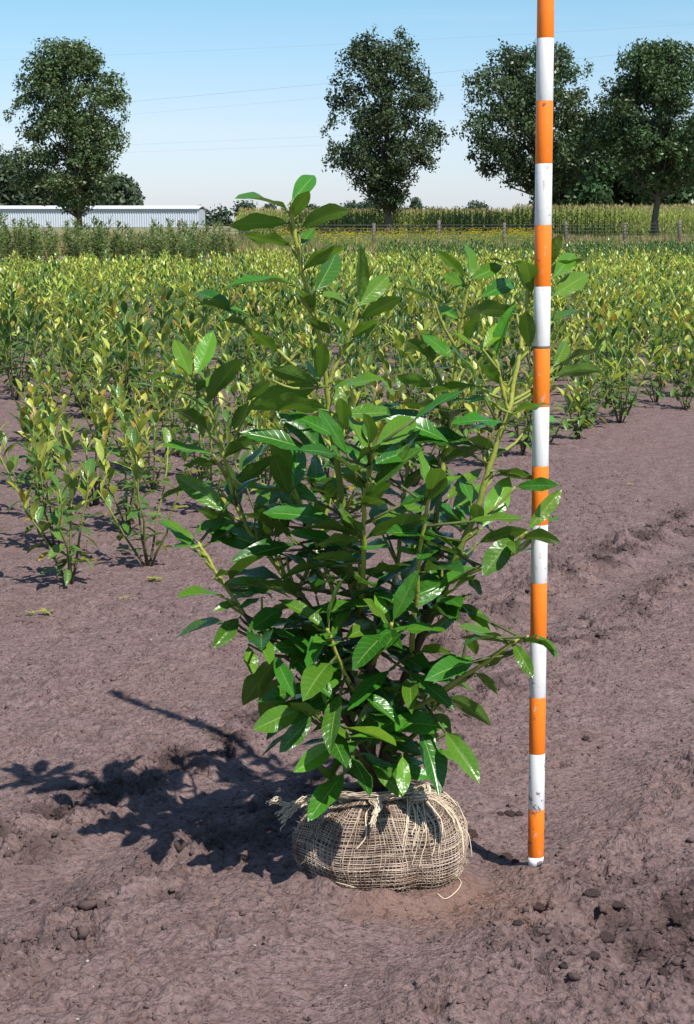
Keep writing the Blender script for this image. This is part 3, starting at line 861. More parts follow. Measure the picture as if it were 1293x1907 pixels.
# right corner: a loop of gathered cloth at the back, strands fanning down over the ball
bundle('gathered_cloth', [loc(735, 1478, -.03), loc(762, 1470, -.02), loc(785, 1462, -.02), loc(795, 1470, -.03), loc(792, 1482, -.045), loc(770, 1486, -.06)], 34, .003, .004, .0011, jit=.0012)
mb = MB()
for k in range(46):
    th = rr.uniform(-1.35, 0.55)
    v1 = rr.uniform(0.25, 0.72)
    st = loc(rr.uniform(755, 795), rr.uniform(1470, 1490), -0.03 + rr.uniform(-.02, .01))
    pts = [st]
    for m_ in range(1, 9):
        t = m_ / 8
        pp = ball_pt(th + 0.25 * (1 - t), 0.94 + (v1 - 0.94) * t, 0.0045)
        pts.append(st.lerp(pp, min(1, t * 2.4)) + Vector((rr.uniform(-1, 1), rr.uniform(-1, 1), rr.uniform(0, 1))) * .0011)
    br = rr.uniform(0.8, 1.35)
    tube(mb, pts, rr.uniform(.0006, .0011), 4, (br, br * .97, br * .92), False)
tag(mb.build('frayed_cloth', M['twine'], ball), kind='stuff')
# rolled cloth across the top, left tail, front knot
bundle('rolled_edge', [loc(575, 1492, -.02), loc(615, 1485, -.06), loc(660, 1484, -.08), loc(700, 1484, -.085), loc(740, 1480, -.06), loc(765, 1476, -.04)], 26, .004, .004, .0010, M['burlap'])
bundle('cloth_tail', [loc(590, 1490, -.02), loc(565, 1492, -.02), loc(545, 1500, -.03), loc(528, 1515, -.04), loc(518, 1526, -.045)], 22, .0035, .008, .0011, fray=.35, jit=.0022)
bundle('cloth_tail', [loc(545, 1498, -.03), loc(528, 1496, -.03), loc(512, 1490, -.035), loc(500, 1496, -.035)], 9, .002, .007, .0009, fray=.4, jit=.002)
bundle('knot', [loc(700, 1492, -.09), loc(706, 1503, -.105), loc(700, 1515, -.118), loc(690, 1540, -.135)], 16, .004, .003, .0012, fray=.5)
def thread(path, r=.0009):
    mb = MB(); tube(mb, smooth_path(path, 6), r, 5, (1.1, 1.08, 1.0)); mb.build('loose_thread', M['twine'], ball)
thread([loc(862, 1543, -.02), loc(872, 1553, -.03), loc(877, 1575, -.035), loc(879, 1597, -.035)])
gz = 0.004
def gl(px, py): 
    p = G(px, py); return Vector((p.x, p.y, hz(p.x, p.y) + .003)) - LO
thread([loc(868, 1606, -.05), gl(856, 1620), gl(852, 1632), gl(859, 1643), gl(850, 1652), gl(830, 1660), gl(815, 1660)])
thread([ball_pt(3.7, .1, .004), gl(600, 1648), gl(625, 1660), gl(660, 1667)], .0009)
thread([ball_pt(-1.75, .9, .004), ball_pt(-1.85, .8, .006), ball_pt(-1.8, .62, .005), ball_pt(-1.9, .5, .005)], .0014)

# ------------------------------------------------------------------ measuring pole
pole = empty('measuring_pole', (POLE_B.x, POLE_B.y, 0), 'orange and white banded measuring pole standing upright beside the shrub', 'measuring pole')
pb = Vector((POLE_B.x, POLE_B.y, -0.004))
top_pix = P(1016.5, 10, POLE_B.y + 0.0)
pdir = (Vector((top_pix.x, top_pix.y, top_pix.z)) - pb).normalized()
def band(name, z0, z1, mat, r0=.0141, r1=.0141, cut=0.0):
    mb = MB(); n = 28
    vs = []
    zs = [z0, z0 + .0006, z1 - .0006, z1] if z1 - z0 > .02 else [z0, z1]
    rs = [r0 - .00025, r0, r1, r1 - .00025] if z1 - z0 > .02 else [r0, r1]
    a = pdir.cross(Vector((0, 1, 0))).normalized(); b = a.cross(pdir)
    for ki, (z, r) in enumerate(zip(zs, rs)):
        for j in range(n):
            an = 2 * math.pi * j / n
            zz = z + (cut * math.cos(an) if ki == 0 else 0)
            p = pdir * zz + (a * math.cos(an) + b * math.sin(an)) * r
            vs.append(tuple(p))
    k = len(zs)
    q = [(i * n + j, i * n + (j + 1) % n, (i + 1) * n + (j + 1) % n, (i + 1) * n + j) for i in range(k - 1) for j in range(n)]
    vs.append(tuple(pdir * z0)); vs.append(tuple(pdir * z1))
    t = [(len(vs) - 2, (j + 1) % n, j) for j in range(n)] + [(len(vs) - 1, (k - 1) * n + j, (k - 1) * n + (j + 1) % n) for j in range(n)]
    mb.add(vs, q, t)
    return mb.build(name, mat, pole)
tag(band('tip', 0.0, 0.017, M['white'], .0132, .0138, cut=-.006))
z = 0.0175
ends = [0.1025 + 0.1 * i for i in range(20)]
for i, e in enumerate(ends):
    if e > 2.01: break
    if abs(e - 0.9025) < .01:
        band('orange_band' if i % 2 == 0 else 'white_band', z, e - .0025, M['orange' if i % 2 == 0 else 'white'])
        band('joint_collar', e - .0023, e + .0013, M['wood'], .0136, .0136)
        z = e + .0015
        continue
    band('orange_band' if i % 2 == 0 else 'white_band', z, e, M['orange' if i % 2 == 0 else 'white'])
    z = e + .0002
pole.location = pb

# ------------------------------------------------------------------ young laurels in rows
def young_plan(seed, ht, ns, nleaf, yf):
    """stems: list of paths; leaves: (stem, base, axis, normal, length, kind)"""
    r = random.Random(seed)
    stems = []; leaves = []
    for s_ in range(ns):
        az = 2 * math.pi * (s_ + r.uniform(-.3, .3)) / ns + seed
        lean = r.uniform(0.12, 0.55) if ns > 1 else 0.1
        hh = ht * r.uniform(0.62, 1.0) if s_ else ht
        if s_ == 0: lean *= 0.35
        pts = []
        for k in range(6):
            t = k / 5
            rad = hh * lean * (t ** 0.8)
            pts.append(Vector((math.cos(az) * rad + r.gauss(0, .004), math.sin(az) * rad + r.gauss(0, .004), hh * 0.90 * t)))
        stems.append(pts)
        nl = max(5, int(nleaf * hh / ht / ns))
        for i in range(nl):
            t = 0.16 + 0.84 * (i + 0.5) / nl + r.uniform(-.03, .03)
            t = min(t, 1.0)
            f = t * 5; j = min(int(f), 4)
            b = pts[j].lerp(pts[j + 1], f - j)
            a2 = i * 2.4 + s_ * 1.3 + r.uniform(-.4, .4)
            if t > 0.68: el = r.uniform(0.75, 1.3)
            elif t > 0.5: el = r.uniform(0.2, 0.8)
            else: el = r.uniform(-0.7, 0.35)
            ax = Vector((math.cos(a2) * math.cos(el), math.sin(a2) * math.cos(el), math.sin(el)))
            nrm = Vector((-math.cos(a2) * math.sin(el), -math.sin(a2) * math.sin(el), math.cos(el)))
            nrm += Vector((r.uniform(-.35, .35), r.uniform(-.35, .35), r.uniform(-.2, .2)))
            L_ = r.uniform(0.055, 0.086) * (0.85 if t < .4 else 1.0)
            u = r.random()
            if t > 0.74: kind = 'y_lime' if u < yf else ('y_bronze' if u < yf + 0.11 else 'y_green')
            elif t > 0.5: kind = 'y_lime' if u < yf * .5 else 'y_green'
            else: kind = 'y_green' if u < .93 else 'y_bronze'
            leaves.append((s_, b + ax * 0.008, ax, nrm, L_, kind))
    return stems, leaves
STEM_C = np.array([(0.10, 0.075, 0.05), (0.11, 0.10, 0.045), (0.15, 0.17, 0.05), (0.22, 0.25, 0.05), (0.28, 0.31, 0.06), (0.30, 0.33, 0.06)])
TINT = {'y_green': (0.105, 0.180, 0.046), 'y_lime': (0.39, 0.43, 0.08), 'y_bronze': (0.40, 0.28, 0.07)}
_lo = leaf_shape(0.33, 0.25, 0.16, 0.0, 3, 2, petiole=False)
LO_V = np.concatenate(_lo.v); LO_Q = np.concatenate(_lo.q)
_lx = leaf_shape(0.32, 0.2, 0.15, 0.0, 2, 1, petiole=False)
LX_V = np.concatenate(_lx.v); LX_Q = np.concatenate(_lx.q)
def add_lo(mb, b, ax, nrm, L_, col, V=LO_V, Q=LO_Q):
    m = np.array(frame(ax, nrm, L_))[:3, :3]
    mb.add(V @ m.T + np.array(b), Q, None, col)
YL = 'young laurel plant with glossy green leaves and yellow-green shoot tips, growing in the nursery rows'
YG = 'young laurels planted in rows'
YLE = 'young laurel plant with yellow-green shoot tips in the outermost row beside the bare soil'
YLB = 'young laurel plant crowded with yellow and lime shoot tips, inside the nursery rows'
YLD = 'young laurel plant with mostly green leaves and few yellow tips, inside the nursery rows'
YLG = 'young laurel plant with plain dark green leaves and green tips among the rows'
def near_plant(pos, seed, ht, ns, nleaf, yf, rot):
    edge = (pos - E0).dot(ACR) > -0.2
    e = empty('young_laurel', pos, YLE if edge else (YLB if yf > .6 else YLD), 'young shrub', YG)
    e.rotation_euler[2] = rot
    stems, leaves = young_plan(seed, ht, ns, nleaf, yf)
    so = []
    for pts in stems:
        mb = MB(); p2 = [Vector((0, 0, -0.02))] + pts if pts else pts
        tube(mb, pts[:0] + [pts[0] - Vector((0, 0, 0.02))] + pts[1:], [.0048, .0042, .0036, .003, .0025, .002], 6, STEM_C)
        so.append(mb.build('stem', M['stem'], e))
    r = random.Random(seed + 5)
    for (s_, b, ax, nrm, L_, kind) in leaves:
        put_leaf(YV[kind][r.randrange(4)], b, ax, nrm, L_, so[s_], 1.0)
def variant_meshes(seed, ht, ns, nleaf, yf, green=False):
    stems, leaves = young_plan(seed, ht, ns, nleaf, yf)
    a = MB()
    for pts in stems:
        tube(a, [pts[0] - Vector((0, 0, 0.03))] + pts[1:], [.005, .0044, .0038, .0032, .0026, .002], 4, STEM_C)
    b = MB(); r = random.Random(seed)
    for (s_, p, ax, nrm, L_, kind) in leaves:
        k = r.uniform(.72, 1.25)
        c = np.array(TINT[kind]) * k
        if green: c = c * np.array((.62, .74, .8))
        add_lo(b, p, ax, nrm, L_ * 1.08, c)
    c_ = MB(); r = random.Random(seed)
    for pts in stems:
        tube(c_, [pts[0], pts[2], pts[5]], [.005, .004, .002], 3, STEM_C[[0, 2, 4]], False)
    for (s_, p, ax, nrm, L_, kind) in leaves:
        k = r.uniform(.72, 1.25)
        c = np.array(TINT[kind]) * k
        if green: c = c * np.array((.62, .74, .8))
        add_lo(c_, p, ax, nrm, L_ * 1.1, c, LX_V, LX_Q)
    far = (np.concatenate(c_.v), np.concatenate(c_.q), np.concatenate(c_.c))
    return a.mesh('stem', M['stem']), b.mesh('foliage', M['foliage']), far
VARS = [variant_meshes(100 + i, 0.42, 4 + i % 3, 108, 0.20 + 0.085 * i) for i in range(9)]
GVARS = [variant_meshes(200 + i, 0.50, 4 + i % 2, 100, 0.08, True) for i in range(4)]
# the field: rows run along ROW; its edge passes the first plants
E0 = G(120, 1102)
spots = []
IN, RW = 0.40, 0.47
for j in range(0, 110):
    for i in range(-20, 150):
        p = E0 - ACR * (j * RW) + ROW * (i * IN + (j % 3) * 0.13)
        p = p + ROW * R.gauss(0, .06) + ACR * R.gauss(0, .045)
        if p.y > 50 or p.y < 5.2: continue
        px = p.x / p.y * F + CX
        if px < -110 or px > 1400: continue
        if R.random() < (0.15 if p.y < 18 else .06) or (p.y > 12 and float(perlin(np.array([p.x * .8 + 3]), np.array([p.y * .5]))[0]) > .33): continue
        pyb = HORIZON + H * F / p.y
        if px < 440 and p.y > 36: continue
        if px < 700 and p.y > 42: continue
        if p.y < 6.6 and abs(px - 120) > 60 and j > 0 and px < 330 and p.y < 5.9: continue
        spots.append(p)
extra = [G(275, 1056), G(1092, 798), G(1165, 775), G(1222, 750), G(1283, 738), G(20, 1125) + Vector((-.11, 0, 0))]
spots = [p for p in spots if min((p - q_).length for q_ in extra) > 0.24]
spots = spots + extra
spots.sort(key=lambda p: p.y)
print('young plants', len(spots))
rest = MB()
ind = 0
for i, p in enumerate(spots):
    pz = hz(p.x, p.y) if p.y < 20 else 0.0
    pos = Vector((p.x, p.y, pz))
    px = p.x / p.y * F + CX
    green = (p.y > 36 and px > 560 and R.random() < min(1, (p.y - 36) / 8)) or R.random() < (.10 if p.y < 22 else .03)
    if p.y < 9.6 and ind < 44:
        near_plant(pos, 300 + i, R.uniform(.33, .46), R.choice((4, 4, 5)), R.randrange(64, 92), R.uniform(.2, .75), R.uniform(0, 6))
        ind += 1
        continue
    vi = int(min(max(R.gauss(2.2 + (p.y - 8) * .20, 1.7), 0), 8))
    V = R.choice(GVARS) if green else VARS[vi]
    s_ = R.uniform(.74, 1.28); rot = R.uniform(0, 6.28)
    if ind < 300:
        e = empty('young_laurel', pos, YLG if green else (YLE if (pos - E0).dot(ACR) > -0.2 else (YLB if vi >= 4 else YLD)), 'young shrub', 'plain green young laurels among the rows' if green else YG)
        e.rotation_euler[2] = rot; e.scale = (s_, s_, s_)
        link(bpy.data.objects.new('stem', V[0]), e)
        f = link(bpy.data.objects.new('foliage', V[1]), e); f['kind'] = 'stuff'
        ind += 1
    else:
        fv, fq, fc = V[2]
        ca, sa = math.cos(rot), math.sin(rot)
        RM = np.array([[ca, -sa, 0], [sa, ca, 0], [0, 0, 1]]) * s_
        rest.add(fv @ RM.T + np.array(pos), fq, None, fc * R.uniform(.85, 1.15))
if rest.n:
    o = rest.build('young_laurel_rows', M['foliage'])
    tag(o, 'far rows of young laurels merging into a yellow-green carpet of leaves', 'shrubs', kind='stuff')

# taller laurels at the back, left
def tall_mesh(seed):
    r = random.Random(seed)
    a = MB(); b = MB()
    for s_ in range(6):
        az = r.uniform(0, 6.28); hh = 1.0 * r.uniform(.7, 1.12); lean = r.uniform(.05, .30)
        pts = [Vector((math.cos(az) * lean * hh * (k / 5), math.sin(az) * lean * hh * (k / 5), hh * k / 5)) for k in range(6)]
        tube(a, pts, [.010, .009, .008, .006, .004, .003], 4, STEM_C * .7)
        for i in range(46):
            t = 0.1 + .9 * i / 45
            f = min(t * 5, 4.999); j = int(f)
            p = pts[j].lerp(pts[j + 1], f - j)
            a2 = i * 2.4 + r.uniform(-.5, .5); el = r.uniform(.0, .8) + (0.4 if t > .85 else 0)
            ax = Vector((math.cos(a2) * math.cos(el), math.sin(a2) * math.cos(el), math.sin(el)))
            p = p + ax * r.uniform(.01, .12) * (1.1 - t)
            nrm = Vector((-math.cos(a2) * math.sin(el), -math.sin(a2) * math.sin(el), math.cos(el))) + Vector((r.uniform(-.5, .5), r.uniform(-.5, .5), 0))
            c = np.array((0.15, 0.20, 0.085)) * r.uniform(.6, 1.4)
            add_lo(b, p, ax, nrm, r.uniform(.09, .13), c)
    return a.mesh('stem', M['stem']), b.mesh('foliage', M['foliage'])
TV = [tall_mesh(400 + i) for i in range(5)]
nb = 0
for j in range(7):
    for i in range(30):
        y = 37.6 + j * 1.3 + R.gauss(0, .2)
        x = -9.8 + i * 0.50 + R.gauss(0, .14)
        px = x / y * F + CX
        if px < -60 or px > 425 + R.uniform(-12, 25) or R.random() < .18: continue
        V = R.choice(TV)
        e = empty('tall_laurel', (x, y, -0.01), 'tall dark green laurel bush in the older rows in front of the shed', 'shrub', 'taller laurels before the shed')
        s_ = R.uniform(.80, 1.06) * (1.27 if R.random() < .10 else 1)
        e.scale = (s_, s_, s_ * 1.0); e.rotation_euler[2] = R.uniform(0, 6)
        link(bpy.data.objects.new('stem', V[0]), e)
        f = link(bpy.data.objects.new('foliage', V[1]), e); f['kind'] = 'stuff'
        nb += 1
print('tall', nb)

# ------------------------------------------------------------------ verge: dry grass, weeds, flowers
def verge():
    mb = MB(); n = 20000
    for k in range(n):
        y = 50 + 68 * (R.random() ** 1.2); x = R.uniform(-.24, .26) * y
        px = x / y * F + CX
        if y < 57.5: continue
        g = float(perlin(np.array([x * .18]), np.array([y * .12]))[0])
        hgt = R.uniform(.14, .40) * (1 + g * .6)
        if R.random() < 0.44 + g * .6: c = np.array((0.15, 0.20, 0.055))
        else: c = np.array((0.36, 0.28, 0.15))
        c = c * R.uniform(.7, 1.25)
        for b in range(3):
            a = R.uniform(0, 6.28); l = R.uniform(.1, .5) * hgt; w = 0.016 + y * .00022
            bx, by = x + R.gauss(0, .06), y + R.gauss(0, .06)
            dx, dy = math.cos(a), math.sin(a)
            mb.add([(bx - dy * w, by + dx * w, -.02), (bx + dy * w, by - dx * w, -.02), (bx + dx * l, by + dy * l, hgt)], None, [(0, 1, 2)], c)
    tag(mb.build('dry_grass', M['grass']), 'dry straw-coloured grass of the verge along the wire fence', 'grass', kind='stuff')
    mb = MB()
    for k in range(230):
        y = R.uniform(60, 108); x = R.uniform(-.05, .16) * y + R.gauss(0, 2)
        px = x / y * F + CX
        if not (520 < px < 1000): continue
        for q_ in range(14):
            p = np.array((x + R.gauss(0, .22), y + R.gauss(0, .2), R.uniform(.35, .72)))
            a = R.uniform(0, 6.28); w = .035
            mb.add([p + (w * math.cos(a), w * math.sin(a), 0), p + (-w * math.sin(a), w * math.cos(a), .02), p - (w * math.cos(a), w * math.sin(a), 0), p - (-w * math.sin(a), w * math.cos(a), -.02)], [(0, 1, 2, 3)], None, (0.65, 0.45, 0.02))
            mb.add([(p[0] - .012, p[1], 0), (p[0] + .012, p[1], 0), (p[0], p[1], p[2])], None, [(0, 1, 2)], (.14, .2, .05))
    tag(mb.build('yellow_wildflowers', M['grass']), 'scattered yellow wildflowers in the dry grass by the fence', 'wildflowers', kind='stuff')
verge()

# wire fence
fence = empty('wire_fence', (0, 75, 0), 'low wire fence on weathered posts between dry grass and maize', 'fence')
posts_px = [(338, 455), (456, 457), (575, 460), (695, 461), (815, 460), (935, 458), (1050, 455), (1158, 450), (1258, 446), (1360, 443)]
pp = []
for i, (x_, y_) in enumerate(posts_px):
    D = 74 + 1.3 * max(0, i - 3)
    p = Vector(((x_ - CX) / F * D, D, 0)); pp.append(p)
    mb = MB()
    hh = R.uniform(.98, 1.12); tl = R.uniform(-.03, .03)
    tube(mb, [p - Vector((0, 75, .1)), p + Vector((tl * .5, -75, hh * .5)), p + Vector((tl, -75, hh))], [.075, .072, .068], 8)
    mb.build('post', M['wood'], fence)
for w_ in range(7):
    mb = MB(); hgt = 0.12 + w_ * 0.135
    tube(mb, [p + Vector((0, -75 - .08, hgt + R.uniform(-.02, .02))) for p in pp], .008, 4)
    mb.build('wire', M['wire'], fence)

# maize
def maize():
    mb = MB(); rows = []
    y = 119.0
    while y < 150: rows.append((y, .34)); y += .8
    while y < 330: rows.append((y, .6)); y += 4.5
    for y, sp in rows:
        x = -.060 * y if y < 200 else -.02 * y
        while x < .23 * y:
            x += sp * R.uniform(.7, 1.3)
            px = x / y * F + CX
            lim = 1.70 if y < 150 else 1.75
            hgt = lim * R.uniform(.85, 1.08)
            if px > 950: hgt *= 1.13
            if y > 150: hgt *= 1 + (y - 150) * .0009
            yy = y + R.gauss(0, .12)
            mb.add([(x - .03, yy, 0), (x + .03, yy, 0), (x + .012, yy, hgt), (x - .012, yy, hgt)], [(0, 1, 2, 3)], None, (.16, .20, .06))
            nl = 9 if y < 150 else 4
            for k in range(nl):
                z0 = hgt * (.12 + .75 * k / nl) if nl == 9 else hgt * (.6 + .3 * k / nl)
                a = R.uniform(0, 6.28); l = R.uniform(.35, .6); w = .05
                dx, dy = math.cos(a), math.sin(a)
                c = np.array((0.27, 0.30, 0.09)) * R.uniform(.7, 1.3)
                if R.random() < .18: c = np.array((.30, .26, .09))
                mid = (x + dx * l * .5, yy + dy * l * .5, z0 + .22); tip = (x + dx * l, yy + dy * l, z0 + R.uniform(-.1, .2))
                mb.add([(x, yy, z0), (mid[0] - dy * w, mid[1] + dx * w, mid[2]), tip, (mid[0] + dy * w, mid[1] - dx * w, mid[2])], [(0, 1, 2, 3)], None, c)
            for k in range(3):
                a = R.uniform(0, 6.28)
                mb.add([(x - .02, yy, hgt - .02), (x + .02, yy, hgt - .02), (x + .09 * math.cos(a), yy + .09 * math.sin(a), hgt + R.uniform(.12, .24))], None, [(0, 1, 2)], np.array((.40, .30, .15)) * R.uniform(.8, 1.2))
    tag(mb.build('maize_field', M['maize']), 'field of tall green maize with brown tassels behind the wire fence', 'maize', kind='stuff')
maize()

# ------------------------------------------------------------------ trees
def crown_cards(mb, cen, sig, n, size, r, tint=(1, 1, 1), flat=0.85):
    cen = np.array(cen)
    P_ = cen + np.clip(r.randn(n, 3), -2, 2) * np.array((sig, sig, sig * flat))
    nr = r.randn(n, 3) * 0.75 + np.array((0, 0, 0.55)) + (P_ - cen) / max(sig, .01) * .35
    nr /= np.linalg.norm(nr, axis=1, keepdims=True)
    a = np.cross(nr, r.randn(n, 3)); a /= np.linalg.norm(a, axis=1, keepdims=True)
    b = np.cross(nr, a)
    s_ = size * r.uniform(.6, 1.25, (n, 1))
    v = np.stack([P_ - a * s_, P_ - b * s_ * .55, P_ + a * s_, P_ + b * s_ * .55], 1).reshape(-1, 3)
    q = np.arange(n * 4).reshape(n, 4)
    c = np.array(tint) * r.uniform(.70, 1.30, (n, 1))
    mb.add(v, q, None, np.repeat(c, 4, axis=0))
def tree(label, px, D, top, bot, base_h, prof, seed, ncl, nper, size, sig, trunk_r, group=None, mat='tree_leaf', tint=(1, 1, 1), name='tree', cat='tree', core=0.3):
    r = np.random.RandomState(seed); rr_ = random.Random(seed)
    k = D / F
    x0 = (px - CX) * k
    e = empty(name, (x0, D, 0), label, cat, group)
    zof = lambda y: P(px, y, D).z
    zs = [zof(y) for y, _, _ in prof]
    lw = [a * k for _, a, _ in prof]; rw = [b * k for _, _, b in prof]
    ztop, zbot = max(zs), min(zs)
    def half(z, right):
        return float(np.interp(z, zs[::-1], (rw if right else lw)[::-1]))
    axis = lambda z: (half(z, True) - half(z, False)) * .5
    tk = MB()
    th = zbot + (ztop - zbot) * .72
    pts = [Vector((axis(min(max(zbot, 0), th)) * .0, 0, -.1))]
    for i in range(1, 9):
        z = th * i / 8
        pts.append(Vector((axis(z) * (i / 8) ** 2 + rr_.gauss(0, .05), rr_.gauss(0, .05), z)))
    tube(tk, pts, [trunk_r * 1.35] + [trunk_r * (1 - .85 * (i / 8) ** 1.1) for i in range(1, 9)], 9)
    tko = tk.build('trunk', M['bark'], e)
    lb = MB(); cr = MB()
    for i in range(ncl):
        while True:
            z = r.uniform(zbot + .3 * sig, ztop - 1.15 * sig); wl, wr = half(z, False), half(z, True)
            if r.rand() < (wl + wr) / (max(lw) + max(rw)) + .08: break
        ang = r.uniform(0, 2 * np.pi)
        rad = math.sqrt(r.uniform(core ** 2, 1.0))
        hw = wr if math.cos(ang) > 0 else wl
        rad = rad * r.uniform(.86, 1.08)
        c = Vector((math.cos(ang) * hw * rad, math.sin(ang) * .5 * (wl + wr) * rad, z))
        shrink = sig * 1.0
        l_ = math.hypot(c.x, c.y)
        if l_ > shrink: c.x *= (l_ - shrink * .7) / l_; c.y *= (l_ - shrink * .7) / l_
        s_ = sig * r.uniform(.6, 1.3)
        crown_cards(cr, c, s_, int(nper * (s_ / sig) ** 2), size, r, np.array(tint) * r.uniform(.70, 1.38) * np.array((r.uniform(.92, 1.12), 1, 1)), .62)
        if i % 2 == 0:
            zs_ = max(base_h, z - (ztop - zbot) * .22 - .35 * l_)
            zs_ = min(zs_, th * .95)
            f = zs_ / th * 8; j = min(int(f), 7)
            st = pts[j].lerp(pts[j + 1], f - j)
            md = st.lerp(c, .5) + Vector((0, 0, -.1 * l_))
            tube(lb, [st, md, c], [trunk_r * .26, trunk_r * .16, trunk_r * .05], 5, None, False)
    # loose sprays that break the outline
    for i in range(int(ncl * 1.2)):
        z = r.uniform(zbot, ztop - .35 * sig); ang = r.uniform(0, 2 * np.pi)
        hw = half(z, math.cos(ang) > 0) * r.uniform(.90, 1.10)
        c = (math.cos(ang) * hw, math.sin(ang) * .5 * (half(z, True) + half(z, False)), z)
        crown_cards(cr, c, sig * .32, int(nper * .16), size * .85, r, np.array(tint) * r.uniform(.85, 1.25), 1.5)
    lb.build('limbs', M['bark'], tko)
    o = cr.build('crown', M[mat], e, smooth=False)
    return e
tree('leafy broad-crowned tree rising behind the tall laurels in front of the shed', 152, 122, 75, 385, 1.2,
     [(72, 18, 8), (85, 45, 15), (110, 78, 50), (150, 92, 78), (200, 118, 92), (250, 138, 88), (300, 135, 80), (340, 118, 66), (372, 70, 38), (392, 20, 14)], 31, 150, 215, 0.125, 0.43, .26, tint=(1.12, 1.12, 1.0))
tree('slender oval-crowned tree standing alone behind the fence posts', 722, 118, 50, 385, 1.6,
     [(50, 26, 18), (75, 55, 35), (100, 78, 55), (150, 94, 80), (200, 104, 92), (250, 116, 106), (300, 98, 84), (340, 60, 44), (370, 28, 22), (392, 12, 10)], 32, 150, 190, 0.122, 0.40, .24, tint=(.82, .86, .92))
tree('round-crowned tree behind the measuring pole', 994, 116, 78, 355, 2.6,
     [(78, 55, 18), (95, 85, 50), (120, 105, 80), (150, 120, 100), (200, 135, 112), (250, 145, 118), (300, 118, 112), (335, 65, 92), (352, 25, 40)], 33, 128, 215, 0.125, 0.43, .25, tint=(.86, .9, .92))
tree('spreading tree in front of the dark wood at the maize', 1214, 112, 80, 352, 2.4,
     [(80, 40, 40), (100, 68, 78), (160, 98, 105), (220, 112, 122), (280, 110, 122), (325, 80, 100), (352, 28, 40)], 34, 135, 215, 0.125, 0.43, .22, tint=(.9, .98, .92))
for i, (px, top, w, D) in enumerate([(1075, 215, 62, 172), (1150, 190, 70, 178), (1255, 230, 70, 170), (1320, 200, 75, 174), (1030, 262, 36, 182)]):
    tree('dark full tree of the wood behind the maize', px, D, top, 392, 1.0,
         [(top, 12, 12), (top + 35, w * .6, w * .6), (top + 90, w, w), (350, w * 1.05, w * 1.05), (385, w * .9, w * .9), (398, w * .6, w * .6)], 50 + i, 110, 85, .30, .75, .25, 'trees of the dark wood', tint=(.72, .82, .78))
for i, (px, top, w, D) in enumerate([(15, 288, 42, 330), (92, 318, 52, 335), (165, 322, 50, 332), (215, 328, 52, 326), (-45, 280, 50, 334)]):
    tree('full grey-green tree rising behind the long shed', px, D, top, 392, 1.0,
         [(top, 10, 10), (top + 14, w * .7, w * .7), (top + 35, w, w), (375, w, w), (398, w * .8, w * .8)], 60 + i, 80, 70, .55, 1.1, .3, 'trees behind the shed', mat='hedge_leaf')
for i, (px, top, w, D, lab) in enumerate([
        (461, 376, 17, 330, 'rounded far bush just beyond the end of the shed'), (504, 378, 13, 340, 'pointed little far tree beyond the shed'),
        (581, 382, 12, 345, 'small far bush on the horizon behind the shrub'), (664, 375, 24, 380, 'broad dome-shaped far tree beside the slender tree'),
        (690, 366, 12, 370, 'narrow pointed far tree beside the slender tree'), (773, 366, 11, 370, 'cone-shaped far tree standing alone on the horizon'),
        (886, 375, 19, 390, 'low dome-shaped far tree on the maize horizon')]):
    cone = 'cone' in lab or 'pointed' in lab
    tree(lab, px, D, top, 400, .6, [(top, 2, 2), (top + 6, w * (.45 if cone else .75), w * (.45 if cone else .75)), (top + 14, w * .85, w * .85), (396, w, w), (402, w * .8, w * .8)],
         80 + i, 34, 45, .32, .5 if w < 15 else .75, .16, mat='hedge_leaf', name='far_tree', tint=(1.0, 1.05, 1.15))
def hedgerow(px0, px1, D, top, label, seed):
    r = np.random.RandomState(seed); k = D / F
    e = empty('hedgerow', ((px0 + px1) / 2 * k - CX * k, D, 0), label, 'hedge')
    mb = MB(); x = px0
    while x < px1:
        t = top + r.uniform(-2, 3)
        zt = (HORIZON - t) * k + H
        for z in np.arange(.4, zt, .7):
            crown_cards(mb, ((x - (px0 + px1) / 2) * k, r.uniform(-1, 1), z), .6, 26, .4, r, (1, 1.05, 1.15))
        x += r.uniform(5, 9)
    mb.build('foliage', M['hedge_leaf'], e, smooth=False)['kind'] = 'stuff'
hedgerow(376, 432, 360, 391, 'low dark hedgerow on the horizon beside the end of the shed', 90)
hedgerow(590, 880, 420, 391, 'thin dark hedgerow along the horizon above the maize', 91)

# ------------------------------------------------------------------ shed
SD = 290.0
k = SD / F
sx1 = (373 - CX) * k; sx0 = sx1 - 72
shed = empty('long_shed', ((sx0 + sx1) / 2, SD, 0), 'long low pale grey metal shed behind the tall laurels', 'shed')
ox = (sx0 + sx1) / 2
wall_h = (HORIZON - 389) * k + H
npan = 24
pw = (sx1 - sx0) / npan
mb = MB(); nr = 8; vs = []
for j in range(nr * 4 + 1):                       # one corrugated panel
    x = pw * .996 * j / (nr * 4)
    vs += [(x, (.05, .05, -.05, -.05)[j % 4], 0), (x, (.05, .05, -.05, -.05)[j % 4], wall_h)]
mb.add(vs, [(2 * j, 2 * j + 2, 2 * j + 3, 2 * j + 1) for j in range(nr * 4)])
pm = mb.mesh('wall_panel', M['shed'], smooth=False)
for i in range(npan):
    o = link(bpy.data.objects.new('wall_panel', pm), shed)
    o.location = (sx0 - ox + i * pw, -.002 * (i % 2), 0)
mb = MB(); box(mb, sx0 - ox, sx1 - ox, .12, 14, -.1, wall_h - .02); mb.build('inner_walls', M['shed'], shed, False)
mb = MB()
